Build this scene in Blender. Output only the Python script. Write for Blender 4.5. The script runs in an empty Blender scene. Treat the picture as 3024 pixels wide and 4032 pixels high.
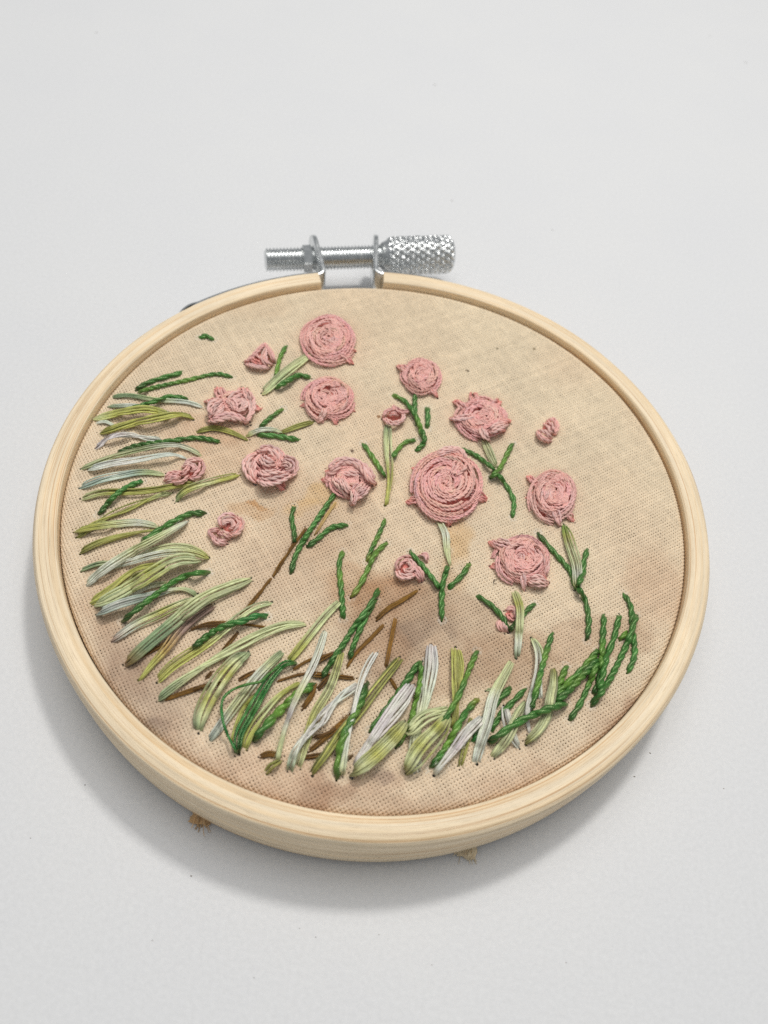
import bpy, math, random
import numpy as np
from mathutils import Matrix, Vector

# ------------------------------------------------------------------ scale, camera, world, lamps
K = 0.001                      # millimetres to metres
ZT = 12.35                     # height of the hoop's top rim above the white table
random.seed(7)
rng = np.random.default_rng(7)
scene = bpy.context.scene
C = bpy.context.scene.collection

FOC = 0.79                     # focal length / picture height
CAM = np.array([0.0, -76.11108, 105.12585])
YAW, PIT, ROL = 0.00958, 0.97126, 0.1641
FW = np.array([math.sin(YAW)*math.cos(PIT), math.cos(YAW)*math.cos(PIT), -math.sin(PIT)])
_r = np.cross(FW, [0, 0, 1]); _r /= np.linalg.norm(_r); _u = np.cross(_r, FW)
RT = _r*math.cos(ROL) + _u*math.sin(ROL)
UP = -_r*math.sin(ROL) + _u*math.cos(ROL)

cd = bpy.data.cameras.new('camera')
cam = bpy.data.objects.new('camera', cd); C.objects.link(cam)
cam.matrix_world = Matrix(((RT[0], UP[0], -FW[0], CAM[0]*K), (RT[1], UP[1], -FW[1], CAM[1]*K),
                           (RT[2], UP[2], -FW[2], (CAM[2]+ZT)*K), (0, 0, 0, 1)))
cd.sensor_fit = 'VERTICAL'; cd.sensor_height = 7.3; cd.sensor_width = 7.3
cd.lens = FOC*7.3
cd.clip_start = 0.005; cd.clip_end = 10
cd.dof.use_dof = True; cd.dof.focus_distance = 0.1225; cd.dof.aperture_fstop = 4.4
scene.camera = cam

w = bpy.data.worlds.new('World'); scene.world = w; w.use_nodes = True
w.node_tree.nodes['Background'].inputs[0].default_value = (0.93, 0.97, 1.0, 1)
w.node_tree.nodes['Background'].inputs[1].default_value = 0.29

def area(name, az, el, dist, sx, sy, power, col, target=(0, 0, 0)):
    ld = bpy.data.lights.new(name, 'AREA'); ld.shape = 'RECTANGLE'
    ld.size = sx; ld.size_y = sy; ld.energy = power; ld.color = col
    o = bpy.data.objects.new(name, ld); C.objects.link(o)
    d = Vector((math.cos(el)*math.cos(az), math.cos(el)*math.sin(az), math.sin(el)))
    o.location = Vector(target) + d*dist
    o.rotation_euler = d.to_track_quat('Z', 'Y').to_euler()
    return o
R_ = math.radians
area('desk_lamp', R_(72), R_(65), 0.75, 0.075, 0.075, 2.05, (1.0, 0.97, 0.92), (0, 0, 0.005))
area('ceiling_light', R_(95), R_(84), 0.74, 0.66, 0.50, 2.6, (1.0, 0.98, 0.955), (0, 0.09, 0))

scene.view_settings.view_transform = 'Standard'
scene.view_settings.look = 'None'
scene.view_settings.exposure = 0.0
scene.view_settings.gamma = 1.0
scene.cycles.use_denoising = False
scene.cycles.max_bounces = 6

# ------------------------------------------------------------------ measuring helpers
HARM = (-0.13556, 0.36696, -0.03821, 0.25405, -0.03947, -0.05651)
def harm(th):
    return sum(HARM[2*k]*np.cos((k+2)*th) + HARM[2*k+1]*np.sin((k+2)*th) for k in range(3))
CZ = -1.15                     # cloth level under the rim top
def at(px, py, z=CZ):          # photo pixel (3024 x 4032) -> point in the horizontal plane z
    px = np.asarray(px, float); py = np.asarray(py, float); z = np.asarray(z, float)
    f = FOC*4032
    d = FW + np.multiply.outer((px-1512)/f, RT) - np.multiply.outer((py-2016)/f, UP)
    t = (z-CAM[2])/d[..., 2]
    return CAM + d*t[..., None]
CROP = dict(a=(250, 1250, .42194), b=(250, 1850, .42194), c=(800, 1200, .42194), d=(1400, 1350, .5425),
            e=(800, 1800, .42194), f=(350, 2300, .42194), g=(750, 2500, .36166), h=(1250, 2450, .42194),
            i=(1800, 2250, .48222), j=(1350, 2000, .42194), k=(1550, 1700, .27125), l=(850, 1750, .3918),
            m=(1900, 1800, .30139), s=(0, 0, 1.0))
def pp(spec):
    """'g 10 20, 30 40, h 5 6' -> photo pixels; a letter switches the enlarged crop the numbers were read in"""
    cur = 's'; out = []
    for tok in spec.split(','):
        p = tok.split()
        if len(p) == 3: cur = p[0]; p = p[1:]
        ox, oy, s = CROP[cur]
        out.append((ox+float(p[0])*s, oy+float(p[1])*s))
    return np.array(out)

def lin(c):
    c = np.array(c, float)/255
    return np.where(c <= .04045, c/12.92, ((c+.055)/1.055)**2.4)

_tabs = {}
def vnoise(x, y, scale, seed):
    if seed not in _tabs: _tabs[seed] = np.random.default_rng(seed).random((256, 256))
    t = _tabs[seed]; ca, sa = math.cos(seed*1.7), math.sin(seed*1.7); x, y = np.asarray(x)/scale, np.asarray(y)/scale
    x, y = x*ca-y*sa+1000, x*sa+y*ca+1000
    i = np.floor(x).astype(int); j = np.floor(y).astype(int); fx = x-i; fy = y-j
    fx = fx*fx*(3-2*fx); fy = fy*fy*(3-2*fy)
    a = t[i % 256, j % 256]; b = t[(i+1) % 256, j % 256]; c = t[i % 256, (j+1) % 256]; d = t[(i+1) % 256, (j+1) % 256]
    return (a*(1-fx)+b*fx)*(1-fy) + (c*(1-fx)+d*fx)*fy

# ------------------------------------------------------------------ mesh collecting
class Acc:
    def __init__(s): s.v = []; s.f = []; s.c = []; s.uv = []; s.n = 0
    def grid(s, V, col, uv, closed=True):
        """V (n,m,3) rings, col (n,m,3), uv (n,m,2)"""
        n, m = V.shape[:2]
        idx = np.arange(n*m).reshape(n, m)+s.n
        if closed:
            a = idx[:-1]; b = idx[1:]; a2 = np.roll(a, -1, 1); b2 = np.roll(b, -1, 1)
        else:
            a = idx[:-1, :-1]; b = idx[1:, :-1]; a2 = idx[:-1, 1:]; b2 = idx[1:, 1:]
        s.f.append(np.stack([a, a2, b2, b], -1).reshape(-1, 4))
        s.v.append(V.reshape(-1, 3)); s.c.append(np.broadcast_to(col, V.shape).reshape(-1, 3)); s.uv.append(uv.reshape(-1, 2)); s.n += n*m
    def obj(s, name, mat, parent=None, flat=False):
        v = np.concatenate(s.v).astype(np.float64); f = np.concatenate(s.f); c = np.concatenate(s.c); uv = np.concatenate(s.uv)
        v = v.copy(); v[:, 2] += ZT; v *= K
        me = bpy.data.meshes.new(name)
        me.vertices.add(len(v)); me.vertices.foreach_set('co', v.ravel().astype(np.float32))
        me.loops.add(len(f)*4); me.polygons.add(len(f))
        me.polygons.foreach_set('loop_start', np.arange(len(f), dtype=np.int32)*4)
        me.loops.foreach_set('vertex_index', f.ravel().astype(np.int32))
        me.polygons.foreach_set('use_smooth', np.full(len(f), not flat))
        at_ = me.attributes.new('Col', 'FLOAT_COLOR', 'POINT')
        at_.data.foreach_set('color', np.concatenate([c, np.ones((len(c), 1))], 1).ravel().astype(np.float32))
        ul = me.uv_layers.new(name='UVMap')
        ul.data.foreach_set('uv', uv[f.ravel()].ravel().astype(np.float32))
        me.update(); me.validate()
        me.materials.append(mat)
        o = bpy.data.objects.new(name, me); C.objects.link(o)
        if parent: o.parent = parent
        return o

def frames(P):
    T = np.gradient(P, axis=0); T /= np.linalg.norm(T, axis=1)[:, None]+1e-12
    H = T.copy(); H[:, 2] = 0
    hn = np.linalg.norm(H, axis=1)
    for i in range(len(H)):                      # steep ends keep their neighbour's heading
        if hn[i] < .15: H[i] = H[i-1] if i else T[min(5, len(T)-1)]
    S = np.cross(H, [0, 0, 1]); S /= np.linalg.norm(S, axis=1)[:, None]+1e-12
    U = np.cross(S, T); U /= np.linalg.norm(U, axis=1)[:, None]+1e-12
    return T, S, U

def tube(acc, P, rad, col, sides=6, u0=0, tw=0.0, flat=1.0):
    T, S, U = frames(P)
    a = np.linspace(0, 2*math.pi, sides, endpoint=False)
    rad = np.broadcast_to(rad, len(P))
    V = P[:, None] + rad[:, None, None]*(np.cos(a)[None, :, None]*S[:, None] + flat*np.sin(a)[None, :, None]*U[:, None])
    L = np.concatenate([[0], np.cumsum(np.linalg.norm(np.diff(P, axis=0), axis=1))])
    uv = np.stack(np.broadcast_arrays((L+u0)[:, None], a[None]/(2*math.pi) + tw*L[:, None]), -1)
    acc.grid(V, col[:, None] if col.ndim == 2 else col, uv)

def resample(P, step):
    L = np.concatenate([[0], np.cumsum(np.linalg.norm(np.diff(P, axis=0), axis=1))])
    n = max(6, int(L[-1]/step)+1)
    q = np.linspace(0, L[-1], n)
    return np.stack([np.interp(q, L, P[:, k]) for k in range(P.shape[1])], 1), L[-1]

def spline(P, per=14):
    if len(P) == 2: P = np.array([P[0], P[0]*.5+P[1]*.5, P[1]])
    Q = np.vstack([2*P[0]-P[1], P, 2*P[-1]-P[-2]]); out = []
    for i in range(1, len(Q)-2):
        t = np.linspace(0, 1, per, endpoint=False)[:, None]
        out.append(.5*((2*Q[i]) + (-Q[i-1]+Q[i+1])*t + (2*Q[i-1]-5*Q[i]+4*Q[i+1]-Q[i+2])*t*t + (-Q[i-1]+3*Q[i]-3*Q[i+1]+Q[i+2])*t**3))
    out.append(P[-1:])
    return np.vstack(out)

# height already stitched over each spot of the cloth, 0.2 mm cells
HG = np.zeros((540, 540)); HCAP = 2.0
def cell(x): return np.clip(((np.asarray(x)+54)/.2).astype(int), 0, 539)
def stamp(P, hw, top):
    for p, z in zip(P, top):
        x0, x1 = cell(p[0]-hw), cell(p[0]+hw); y0, y1 = cell(p[1]-hw), cell(p[1]+hw)
        HG[x0:x1+1, y0:y1+1] = np.maximum(HG[x0:x1+1, y0:y1+1], z)
def under(P, hw):
    g = np.zeros(len(P))
    for dx, dy in ((0, 0), (hw, 0), (-hw, 0), (0, hw), (0, -hw)):
        g = np.maximum(g, HG[cell(P[:, 0]+dx), cell(P[:, 1]+dy)])
    return g

PAL = {'G': (58, 114, 48), 'g': (74, 134, 66), 'D': (32, 66, 28), 'Y': (104, 146, 58), 'O': (170, 170, 88), 'o': (128, 128, 54),
       'P': (192, 196, 148), 'p': (168, 178, 132), 'W': (208, 210, 192), 'w': (222, 219, 208), 'S': (128, 148, 108), 'B': (156, 170, 156),
       'b': (200, 206, 192), 'L': (206, 198, 196), 'M': (150, 124, 110), 'N': (126, 90, 36), 'n': (104, 74, 34), 'T': (188, 158, 98),
       'K': (255, 202, 192), 'k': (248, 158, 147), 'Q': (255, 214, 205), 'E': (40, 118, 58)}
def ramp(cols, t, gain=1.0):
    A = np.array([lin(PAL[c]) for c in cols])*gain*1.2
    A = A/np.maximum(A.max(1, keepdims=True)/.86, 1)
    if len(A) == 1: A = np.vstack([A, A])
    q = np.linspace(0, 1, len(A))
    return np.stack([np.interp(t, q, A[:, k]) for k in range(3)], 1)

def fuzz(acc, P, col, r0, per_mm, ln=1.0, rr=.016):
    T, S, U = frames(P)
    L = np.linalg.norm(np.diff(P, axis=0), axis=1).sum()
    for _ in range(int(L*per_mm)):
        i = rng.integers(1, len(P)-1)
        a = rng.uniform(-.3, math.pi+.3)
        out = math.cos(a)*S[i]+math.sin(a)*U[i]
        d = T[i]*rng.choice([-1, 1]); l = ln*rng.uniform(.3, 1.2)
        t = np.linspace(0, 1, 4)[:, None]
        q = P[i]+out*r0*.8 + d*l*t*.9 + out*l*rng.uniform(.15, .6)*t**1.3 + np.cross(T[i], out)*l*rng.uniform(-.5, .5)*t*t
        V = []
        for k in range(4):
            e = rr*(1-.6*k/3)
            V.append([q[k]+[e, 0, 0], q[k]+[-e*.5, e*.87, 0], q[k]+[-e*.5, -e*.4, e*.9]])
        acc.grid(np.array(V), np.broadcast_to(np.clip(col[i], 0, .9), (4, 3, 3)), np.zeros((4, 3, 2)))

def plied(acc, V, r, col):
    """one strand: two fine plies twisted round each other"""
    V, _ = resample(np.hstack([V, np.broadcast_to(col, V.shape), np.broadcast_to(r, len(V))[:, None]]), .17)
    r = V[:, 6]; col = V[:, 3:6]; V = V[:, :3]
    T, S, U = frames(V)
    L = np.concatenate([[0], np.cumsum(np.linalg.norm(np.diff(V, axis=0), axis=1))]); p0 = rng.uniform(0, 6.28)
    for sg in (0, math.pi):
        a = -2*math.pi*L/(8.5*r.mean()+.3)+sg+p0
        c = col*(1+.07*rng.standard_normal()); c = c/np.maximum(c.max(1, keepdims=True)/.92, 1)
        tube(acc, V+(np.cos(a)*r*.5)[:, None]*S+(np.sin(a)*r*.5)[:, None]*U, r*.66, c, 5, rng.uniform(0, 50), .9)

holes = []
def lay(px, wid, cols, lift=0.0, dip=(True, True), gain=1.0, press=.5, step=.22, sm=.16):
    """a path over the cloth: returns points with heights that ride over whatever is stitched below"""
    P2 = spline(px)
    W0 = at(P2[:, 0], P2[:, 1])
    _, tot = resample(W0, .2)
    q, _ = resample(np.hstack([P2, W0]), step)          # arc length in mixed units, fine
    s = np.concatenate([[0], np.cumsum(np.linalg.norm(np.diff(q[:, 2:4], axis=0), axis=1))])
    n = max(8, int(s[-1]/step)); si = np.linspace(0, s[-1], n)
    px2 = np.stack([np.interp(si, s, q[:, 0]), np.interp(si, s, q[:, 1])], 1)
    m_ = int(n*sm)
    if m_ > 1:                                      # thread pulled taut: iron out small bends, ends stay put
        k_ = np.hanning(2*m_+3)[1:-1]; k_ /= k_.sum()
        ext = np.vstack([2*px2[0]-px2[m_:0:-1], px2, 2*px2[-1]-px2[-2:-m_-2:-1]])
        px2 = np.stack([np.convolve(ext[:, 0], k_, 'valid'), np.convolve(ext[:, 1], k_, 'valid')], 1)
    base = at(px2[:, 0], px2[:, 1]); hw = wid*.32
    h = under(base, hw); h = HCAP*(1-np.exp(-h/HCAP))
    prof = h.copy()
    slope = .8
    for i in range(1, n): prof[i] = max(prof[i], prof[i-1]-slope*(si[i]-si[i-1]))
    for i in range(n-2, -1, -1): prof[i] = max(prof[i], prof[i+1]-slope*(si[i+1]-si[i]))
    k = np.array([1, 2, 3, 2, 1.])/9
    prof = np.convolve(np.pad(prof, 2, 'edge'), k, 'valid')
    t = si/si[-1]
    prof = prof + wid*press + lift*np.sin(math.pi*t)**.8
    e = .55+wid*.25
    if dip[0]: f = np.clip(si/e, 0, 1); prof = (prof)*np.sin(f*math.pi/2)**.7 - .40*(1-f)**1.5; 
    if dip[1]: f = np.clip((si[-1]-si)/e, 0, 1); prof = (prof)*np.sin(f*math.pi/2)**.7 - .40*(1-f)**1.5
    P = at(px2[:, 0], px2[:, 1], CZ+prof)
    w_ = 1.0 if press > .4 else 0.0
    if dip[0]: holes.append((*base[0][:2], wid, w_))
    if dip[1]: holes.append((*base[-1][:2], wid, w_))
    return P, si, t, ramp(cols, t, gain), prof

def perle(acc, px, wid, cols, lift=0.0, pitch=3.7, gain=1.0, dip=(True, True), st=True):
    wid = wid*.82; lift = lift*.6
    P, s, t, col, prof = lay(px, wid, cols, lift, dip, gain*.84, .42, .13)
    T, S, U = frames(P)
    ph0 = rng.uniform(0, 6.28)
    pitch = pitch*(.85+.3*rng.random())*wid/1.1
    # a hand-pulled thread is never evenly twisted
    ph = ph0 - 2*math.pi*(s/pitch + .18*np.sin(s/2.3+ph0))
    wv = wid*(1+.06*np.sin(s*1.1+ph0)+.04*np.sin(s*2.7))
    for k in range(2):
        a = ph+k*math.pi
        off = (np.cos(a)*wv*.175)[:, None]*S + (np.sin(a)*wv*.15)[:, None]*U
        c = col*(1+.12*rng.standard_normal())
        j = vnoise(s, s*0+k*7, .8, 31)[:, None]*.3+.85
        tube(acc, P+off, wv*.335*(.72+.28*np.clip(np.minimum(s, s[-1]-s)/.9, 0, 1)), c*j, 9, rng.uniform(0, 50), -.55/wid, .94)
    fuzz(acc, P, col, wid*.5, .7, .7)
    if st: stamp(P, wid*.3, prof+wid*.42)

def floss(acc, px, wid, cols, lift=0.0, n=7, spread=1.0, gain=1.0, dip=(True, True), fz=3.0, tw=None, rs=None, st=True, jit=.19, endw=.80, sm=.22, ply=False):
    wid = wid*(1.12 if spread <= 1.25 else .95); lift = lift*.7
    P, s, t, col, prof = lay(px, wid, cols, lift, dip, gain, .28, .22, sm)
    T, S, U = frames(P)
    rs = rs or (max(.11, wid*.5*spread/((n+1)//2)*.68) if spread <= 1.25 else .165)
    tw = rng.uniform(-.03, .03) if tw is None else tw*.6
    if spread > 1.1: tw = 0.0
    endw = endw if spread <= 1.1 else .42
    wp = endw*.9+(1-endw*.9)*np.clip(np.minimum(s, s[-1]-s)/(.7+wid*.7), 0.02, 1)**.6
    wp = wp*(.88+.12*np.sin(math.pi*t))
    R = np.maximum(wid*.5*spread - rs*.4, .05)*wp
    loose = spread > 1.25
    top = (n+1)//2 if not loose else n
    perm = rng.permutation(n)
    for k in range(n):
        if n == 1: lx, lz = 0.0, 0.0
        elif k < top: lx, lz = (2*(k+.5)/top-1), (.55 if not loose else rng.uniform(-.5, .9))
        else: lx, lz = (2*(k-top+.5)/max(1, n-top)-1)*.9, -.55
        lx = lx+rng.uniform(-.06, .06); lz = lz*(1-.55*lx*lx)+rng.uniform(-.38, .38)
        w1 = 1+.22*(vnoise(s, s*0+rng.uniform(0, 99), 6.0, 33)-.5)
        ro = 2*math.pi*tw*s
        off = ((lx*np.cos(ro)-lz*.4*np.sin(ro))*R*w1)[:, None]*S + ((lz*rs*1.15*np.cos(ro)+abs(lx)*0)*w1)[:, None]*U
        off = off + (.12*wid*(vnoise(s, s*0+rng.uniform(0, 99), 8, 34)-.5))[:, None]*S
        if n > 2:                                   # no two strands keep the same tension
            bow = np.sin(math.pi*t**rng.uniform(.6, 1.6))
            off = off + (rng.normal()*(.09 if not loose else .17)*wid*bow)[:, None]*S + (rng.uniform(0, .22)*wid*bow)[:, None]*U
        c = col*(1+jit*rng.standard_normal())*(.88+.24*vnoise(s, s*0+k*5, 1.1, 35))[:, None]
        c = c*(1+.018*rng.standard_normal(3))
        r1 = rs*(1+.10*np.sin(s*2.4+k*1.7))*(.45+.55*wp)
        if ply: plied(acc, P+off, r1*1.15, c)
        else: tube(acc, P+off, r1, np.clip(c/np.maximum(c.max(1, keepdims=True)/.9, 1), .003, 1), 7, rng.uniform(0, 50), .35/wid, .9)
    if fz: fuzz(acc, P, col*1.1, wid*.45, fz*1.6, 1.1)
    if st: stamp(P, wid*.32, prof+wid*.3)

# ------------------------------------------------------------------ materials
def mat(name):
    m = bpy.data.materials.new(name); m.use_nodes = True
    return m, m.node_tree, m.node_tree.nodes['Principled BSDF']
def node(t, kind, **kw):
    n = t.nodes.new(kind)
    for k, v in kw.items():
        if k.startswith('i_'): n.inputs[k[2:].replace('_', ' ')].default_value = v
        else: setattr(n, k, v)
    return n

def thread_mat(name, rough, sheen, bump, spec=.5, fib=9.0, var=.5, sss=0.0):
    m, t, b = mat(name); L = t.links
    a = node(t, 'ShaderNodeAttribute', attribute_name='Col')
    uv = node(t, 'ShaderNodeUVMap')
    mp = node(t, 'ShaderNodeMapping'); mp.inputs['Scale'].default_value = (1.1, fib, 1)
    L.new(uv.outputs[0], mp.inputs[0])
    nz = node(t, 'ShaderNodeTexNoise', i_Scale=1.6, i_Detail=3.0, i_Roughness=.65)
    L.new(mp.outputs[0], nz.inputs['Vector'])
    mr = node(t, 'ShaderNodeMapRange'); mr.inputs['From Min'].default_value = .28; mr.inputs['From Max'].default_value = .72
    mr.inputs['To Min'].default_value = 1-var; mr.inputs['To Max'].default_value = 1+var*.6
    L.new(nz.outputs[0], mr.inputs['Value'])
    mx = node(t, 'ShaderNodeMix', data_type='RGBA', blend_type='MULTIPLY'); mx.inputs[0].default_value = 1
    L.new(a.outputs['Color'], mx.inputs[6]); L.new(mr.outputs[0], mx.inputs[7])
    L.new(mx.outputs[2], b.inputs['Base Color'])
    bp = node(t, 'ShaderNodeBump', i_Strength=bump, i_Distance=.00012)
    L.new(nz.outputs[0], bp.inputs['Height']); L.new(bp.outputs[0], b.inputs['Normal'])
    b.inputs['Roughness'].default_value = rough
    b.inputs['Specular IOR Level'].default_value = spec
    if name == 'pearl_cotton': b.inputs['Specular Tint'].default_value = (.85, 1.0, .55, 1)
    b.inputs['Sheen Weight'].default_value = sheen; b.inputs['Sheen Roughness'].default_value = .45
    if sss:                                       # light glows through thin cotton
        tr = node(t, 'ShaderNodeBsdfTranslucent'); L.new(mx.outputs[2], tr.inputs['Color']); L.new(bp.outputs[0], tr.inputs['Normal'])
        ms = node(t, 'ShaderNodeMixShader'); ms.inputs[0].default_value = sss
        L.new(b.outputs[0], ms.inputs[1]); L.new(tr.outputs[0], ms.inputs[2])
        L.new(ms.outputs[0], t.nodes['Material Output'].inputs['Surface'])
    return m
M_PERLE = thread_mat('pearl_cotton', .30, .03, .5, 1.0, 9, .45)
M_FLOSS = thread_mat('stranded_cotton', .45, .25, .5, .5, 7, .30)
M_BROWN = thread_mat('brown_cotton', .75, .2, .8, .25, 7)
M_PINK = thread_mat('pink_cotton', .62, .0, .2, .3, 7, .12)

def cloth_mat():
    m, t, b = mat('calico'); L = t.links
    a = node(t, 'ShaderNodeAttribute', attribute_name='Col')
    uv = node(t, 'ShaderNodeUVMap')
    mp = node(t, 'ShaderNodeMapping'); mp.inputs['Scale'].default_value = (3.0, 5.0, 1)
    L.new(uv.outputs[0], mp.inputs[0])
    nz = node(t, 'ShaderNodeTexNoise', i_Scale=1.5, i_Detail=3.0)
    L.new(mp.outputs[0], nz.inputs['Vector'])
    mr = node(t, 'ShaderNodeMapRange'); mr.inputs['From Min'].default_value = .3; mr.inputs['From Max'].default_value = .7
    mr.inputs['To Min'].default_value = .82; mr.inputs['To Max'].default_value = 1.14
    L.new(nz.outputs[0], mr.inputs['Value'])
    mx = node(t, 'ShaderNodeMix', data_type='RGBA', blend_type='MULTIPLY'); mx.inputs[0].default_value = 1
    L.new(a.outputs['Color'], mx.inputs[6]); L.new(mr.outputs[0], mx.inputs[7])
    L.new(mx.outputs[2], b.inputs['Base Color'])
    bp = node(t, 'ShaderNodeBump', i_Strength=.6, i_Distance=.00008)
    L.new(nz.outputs[0], bp.inputs['Height']); L.new(bp.outputs[0], b.inputs['Normal'])
    b.inputs['Roughness'].default_value = .85; b.inputs['Specular IOR Level'].default_value = .2
    b.inputs['Sheen Weight'].default_value = .15
    return m
M_CLOTH = cloth_mat()

def wood_mat(name, tint=1.0):
    m, t, b = mat(name); L = t.links
    uv = node(t, 'ShaderNodeUVMap')
    def streak(su, sv, detail, off):
        mp = node(t, 'ShaderNodeMapping'); mp.inputs['Scale'].default_value = (su, sv, 1); mp.inputs['Location'].default_value = (off, off, 0)
        L.new(uv.outputs[0], mp.inputs[0])
        n = node(t, 'ShaderNodeTexNoise', i_Scale=1.0, i_Detail=detail, i_Roughness=.6)
        L.new(mp.outputs[0], n.inputs['Vector']); return n
    n1 = streak(.012, 1.3, 2, 3); n2 = streak(.010, 3.3, 2, 17); n3 = streak(.22, 9, 2, 40); n4 = streak(.05, .5, 2, 61)
    cr = node(t, 'ShaderNodeValToRGB'); L.new(n1.outputs[0], cr.inputs[0])
    e = cr.color_ramp.elements
    e[0].position = .30; e[0].color = (*lin((250, 232, 202)), 1)
    e[1].position = .75; e[1].color = (*lin((244, 212, 166)), 1)
    x = e.new(.5); x.color = (*lin((249, 228, 194)), 1)
    cr2 = node(t, 'ShaderNodeValToRGB'); L.new(n2.outputs[0], cr2.inputs[0])
    e = cr2.color_ramp.elements
    e[0].position = .36; e[0].color = (*lin((206, 160, 96)), 1)
    e[1].position = .43; e[1].color = (1, 1, 1, 1)
    mx = node(t, 'ShaderNodeMix', data_type='RGBA', blend_type='MULTIPLY'); mx.inputs[0].default_value = .6
    L.new(cr.outputs[0], mx.inputs[6]); L.new(cr2.outputs[0], mx.inputs[7])
    cr3 = node(t, 'ShaderNodeValToRGB'); L.new(n3.outputs[0], cr3.inputs[0])
    e = cr3.color_ramp.elements
    e[0].position = .26; e[0].color = (.45, .38, .3, 1); e[1].position = .40; e[1].color = (1, 1, 1, 1)
    mx2 = node(t, 'ShaderNodeMix', data_type='RGBA', blend_type='MULTIPLY'); mx2.inputs[0].default_value = .6
    L.new(mx.outputs[2], mx2.inputs[6]); L.new(cr3.outputs[0], mx2.inputs[7])
    mr = node(t, 'ShaderNodeMapRange'); mr.inputs['To Min'].default_value = .86*tint; mr.inputs['To Max'].default_value = 1.06*tint
    mr.inputs['From Min'].default_value = .3; mr.inputs['From Max'].default_value = .7
    L.new(n4.outputs[0], mr.inputs['Value'])
    mx3 = node(t, 'ShaderNodeMix', data_type='RGBA', blend_type='MULTIPLY'); mx3.inputs[0].default_value = 1
    L.new(mx2.outputs[2], mx3.inputs[6]); L.new(mr.outputs[0], mx3.inputs[7])
    L.new(mx3.outputs[2], b.inputs['Base Color'])
    ad = node(t, 'ShaderNodeMath', operation='ADD'); L.new(n2.outputs[0], ad.inputs[0]); L.new(n3.outputs[0], ad.inputs[1])
    bp = node(t, 'ShaderNodeBump', i_Strength=.45, i_Distance=.0002)
    L.new(ad.outputs[0], bp.inputs['Height']); L.new(bp.outputs[0], b.inputs['Normal'])
    b.inputs['Roughness'].default_value = .48; b.inputs['Specular IOR Level'].default_value = .35
    return m
M_WOOD = wood_mat('pale_bamboo')

def metal_mat():
    m, t, b = mat('zinc_plated_steel'); L = t.links
    tc = node(t, 'ShaderNodeTexCoord')
    nz = node(t, 'ShaderNodeTexNoise', i_Scale=900.0, i_Detail=3.0); L.new(tc.outputs['Object'], nz.inputs['Vector'])
    mr = node(t, 'ShaderNodeMapRange'); mr.inputs['To Min'].default_value = .16; mr.inputs['To Max'].default_value = .40
    L.new(nz.outputs[0], mr.inputs['Value']); L.new(mr.outputs[0], b.inputs['Roughness'])
    cr = node(t, 'ShaderNodeValToRGB'); L.new(nz.outputs[0], cr.inputs[0])
    cr.color_ramp.elements[0].color = (.60, .62, .63, 1); cr.color_ramp.elements[1].color = (.84, .85, .84, 1)
    L.new(cr.outputs[0], b.inputs['Base Color'])
    b.inputs['Metallic'].default_value = 1.0
    return m
M_METAL = metal_mat()

def table_mat():
    m, t, b = mat('matt_white_tabletop'); L = t.links
    tc = node(t, 'ShaderNodeTexCoord')
    nz = node(t, 'ShaderNodeTexNoise', i_Scale=1500.0, i_Detail=3.0, i_Roughness=.6); L.new(tc.outputs['Object'], nz.inputs['Vector'])
    n2 = node(t, 'ShaderNodeTexNoise', i_Scale=35.0, i_Detail=3.0, i_Roughness=.6); L.new(tc.outputs['Object'], n2.inputs['Vector'])
    cr = node(t, 'ShaderNodeValToRGB'); L.new(n2.outputs[0], cr.inputs[0])
    e = cr.color_ramp.elements
    e[0].position = .3; e[0].color = (.735, .742, .756, 1)
    e[1].position = .7; e[1].color = (.752, .757, .764, 1)
    mr = node(t, 'ShaderNodeMapRange'); mr.inputs['From Min'].default_value = .3; mr.inputs['From Max'].default_value = .7
    mr.inputs['To Min'].default_value = .965; mr.inputs['To Max'].default_value = 1.03
    L.new(nz.outputs[0], mr.inputs['Value'])
    mx = node(t, 'ShaderNodeMix', data_type='RGBA', blend_type='MULTIPLY'); mx.inputs[0].default_value = 1
    L.new(cr.outputs[0], mx.inputs[6]); L.new(mr.outputs[0], mx.inputs[7]); L.new(mx.outputs[2], b.inputs['Base Color'])
    bp = node(t, 'ShaderNodeBump', i_Strength=.35, i_Distance=.0001)
    L.new(nz.outputs[0], bp.inputs['Height']); L.new(bp.outputs[0], b.inputs['Normal'])
    b.inputs['Roughness'].default_value = .5; b.inputs['Specular IOR Level'].default_value = .35
    return m
M_TABLE = table_mat()
def plain(name, col, rough=.8):
    m, t, b = mat(name); b.inputs['Base Color'].default_value = (*lin(col), 1); b.inputs['Roughness'].default_value = rough
    return m

# ------------------------------------------------------------------ table
def tag(o, label=None, cat=None, group=None, kind=None):
    if label: o['label'] = label
    if cat: o['category'] = cat
    if group: o['group'] = group
    if kind: o['kind'] = kind
    return o
def empty(name, loc=(0, 0, 0)):
    o = bpy.data.objects.new(name, None); o.empty_display_size = .02; C.objects.link(o); return o

ac = Acc()
g = np.linspace(-1500, 1500, 13)
X, Y = np.meshgrid(g, g, indexing='ij')
ac.grid(np.stack([X, Y, X*0-ZT], -1), np.ones((13, 13, 3)), np.stack([X, Y], -1), closed=False)
ac.f[-1] = ac.f[-1][:, ::-1]
tag(ac.obj('tabletop', M_TABLE), kind='structure')

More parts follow.
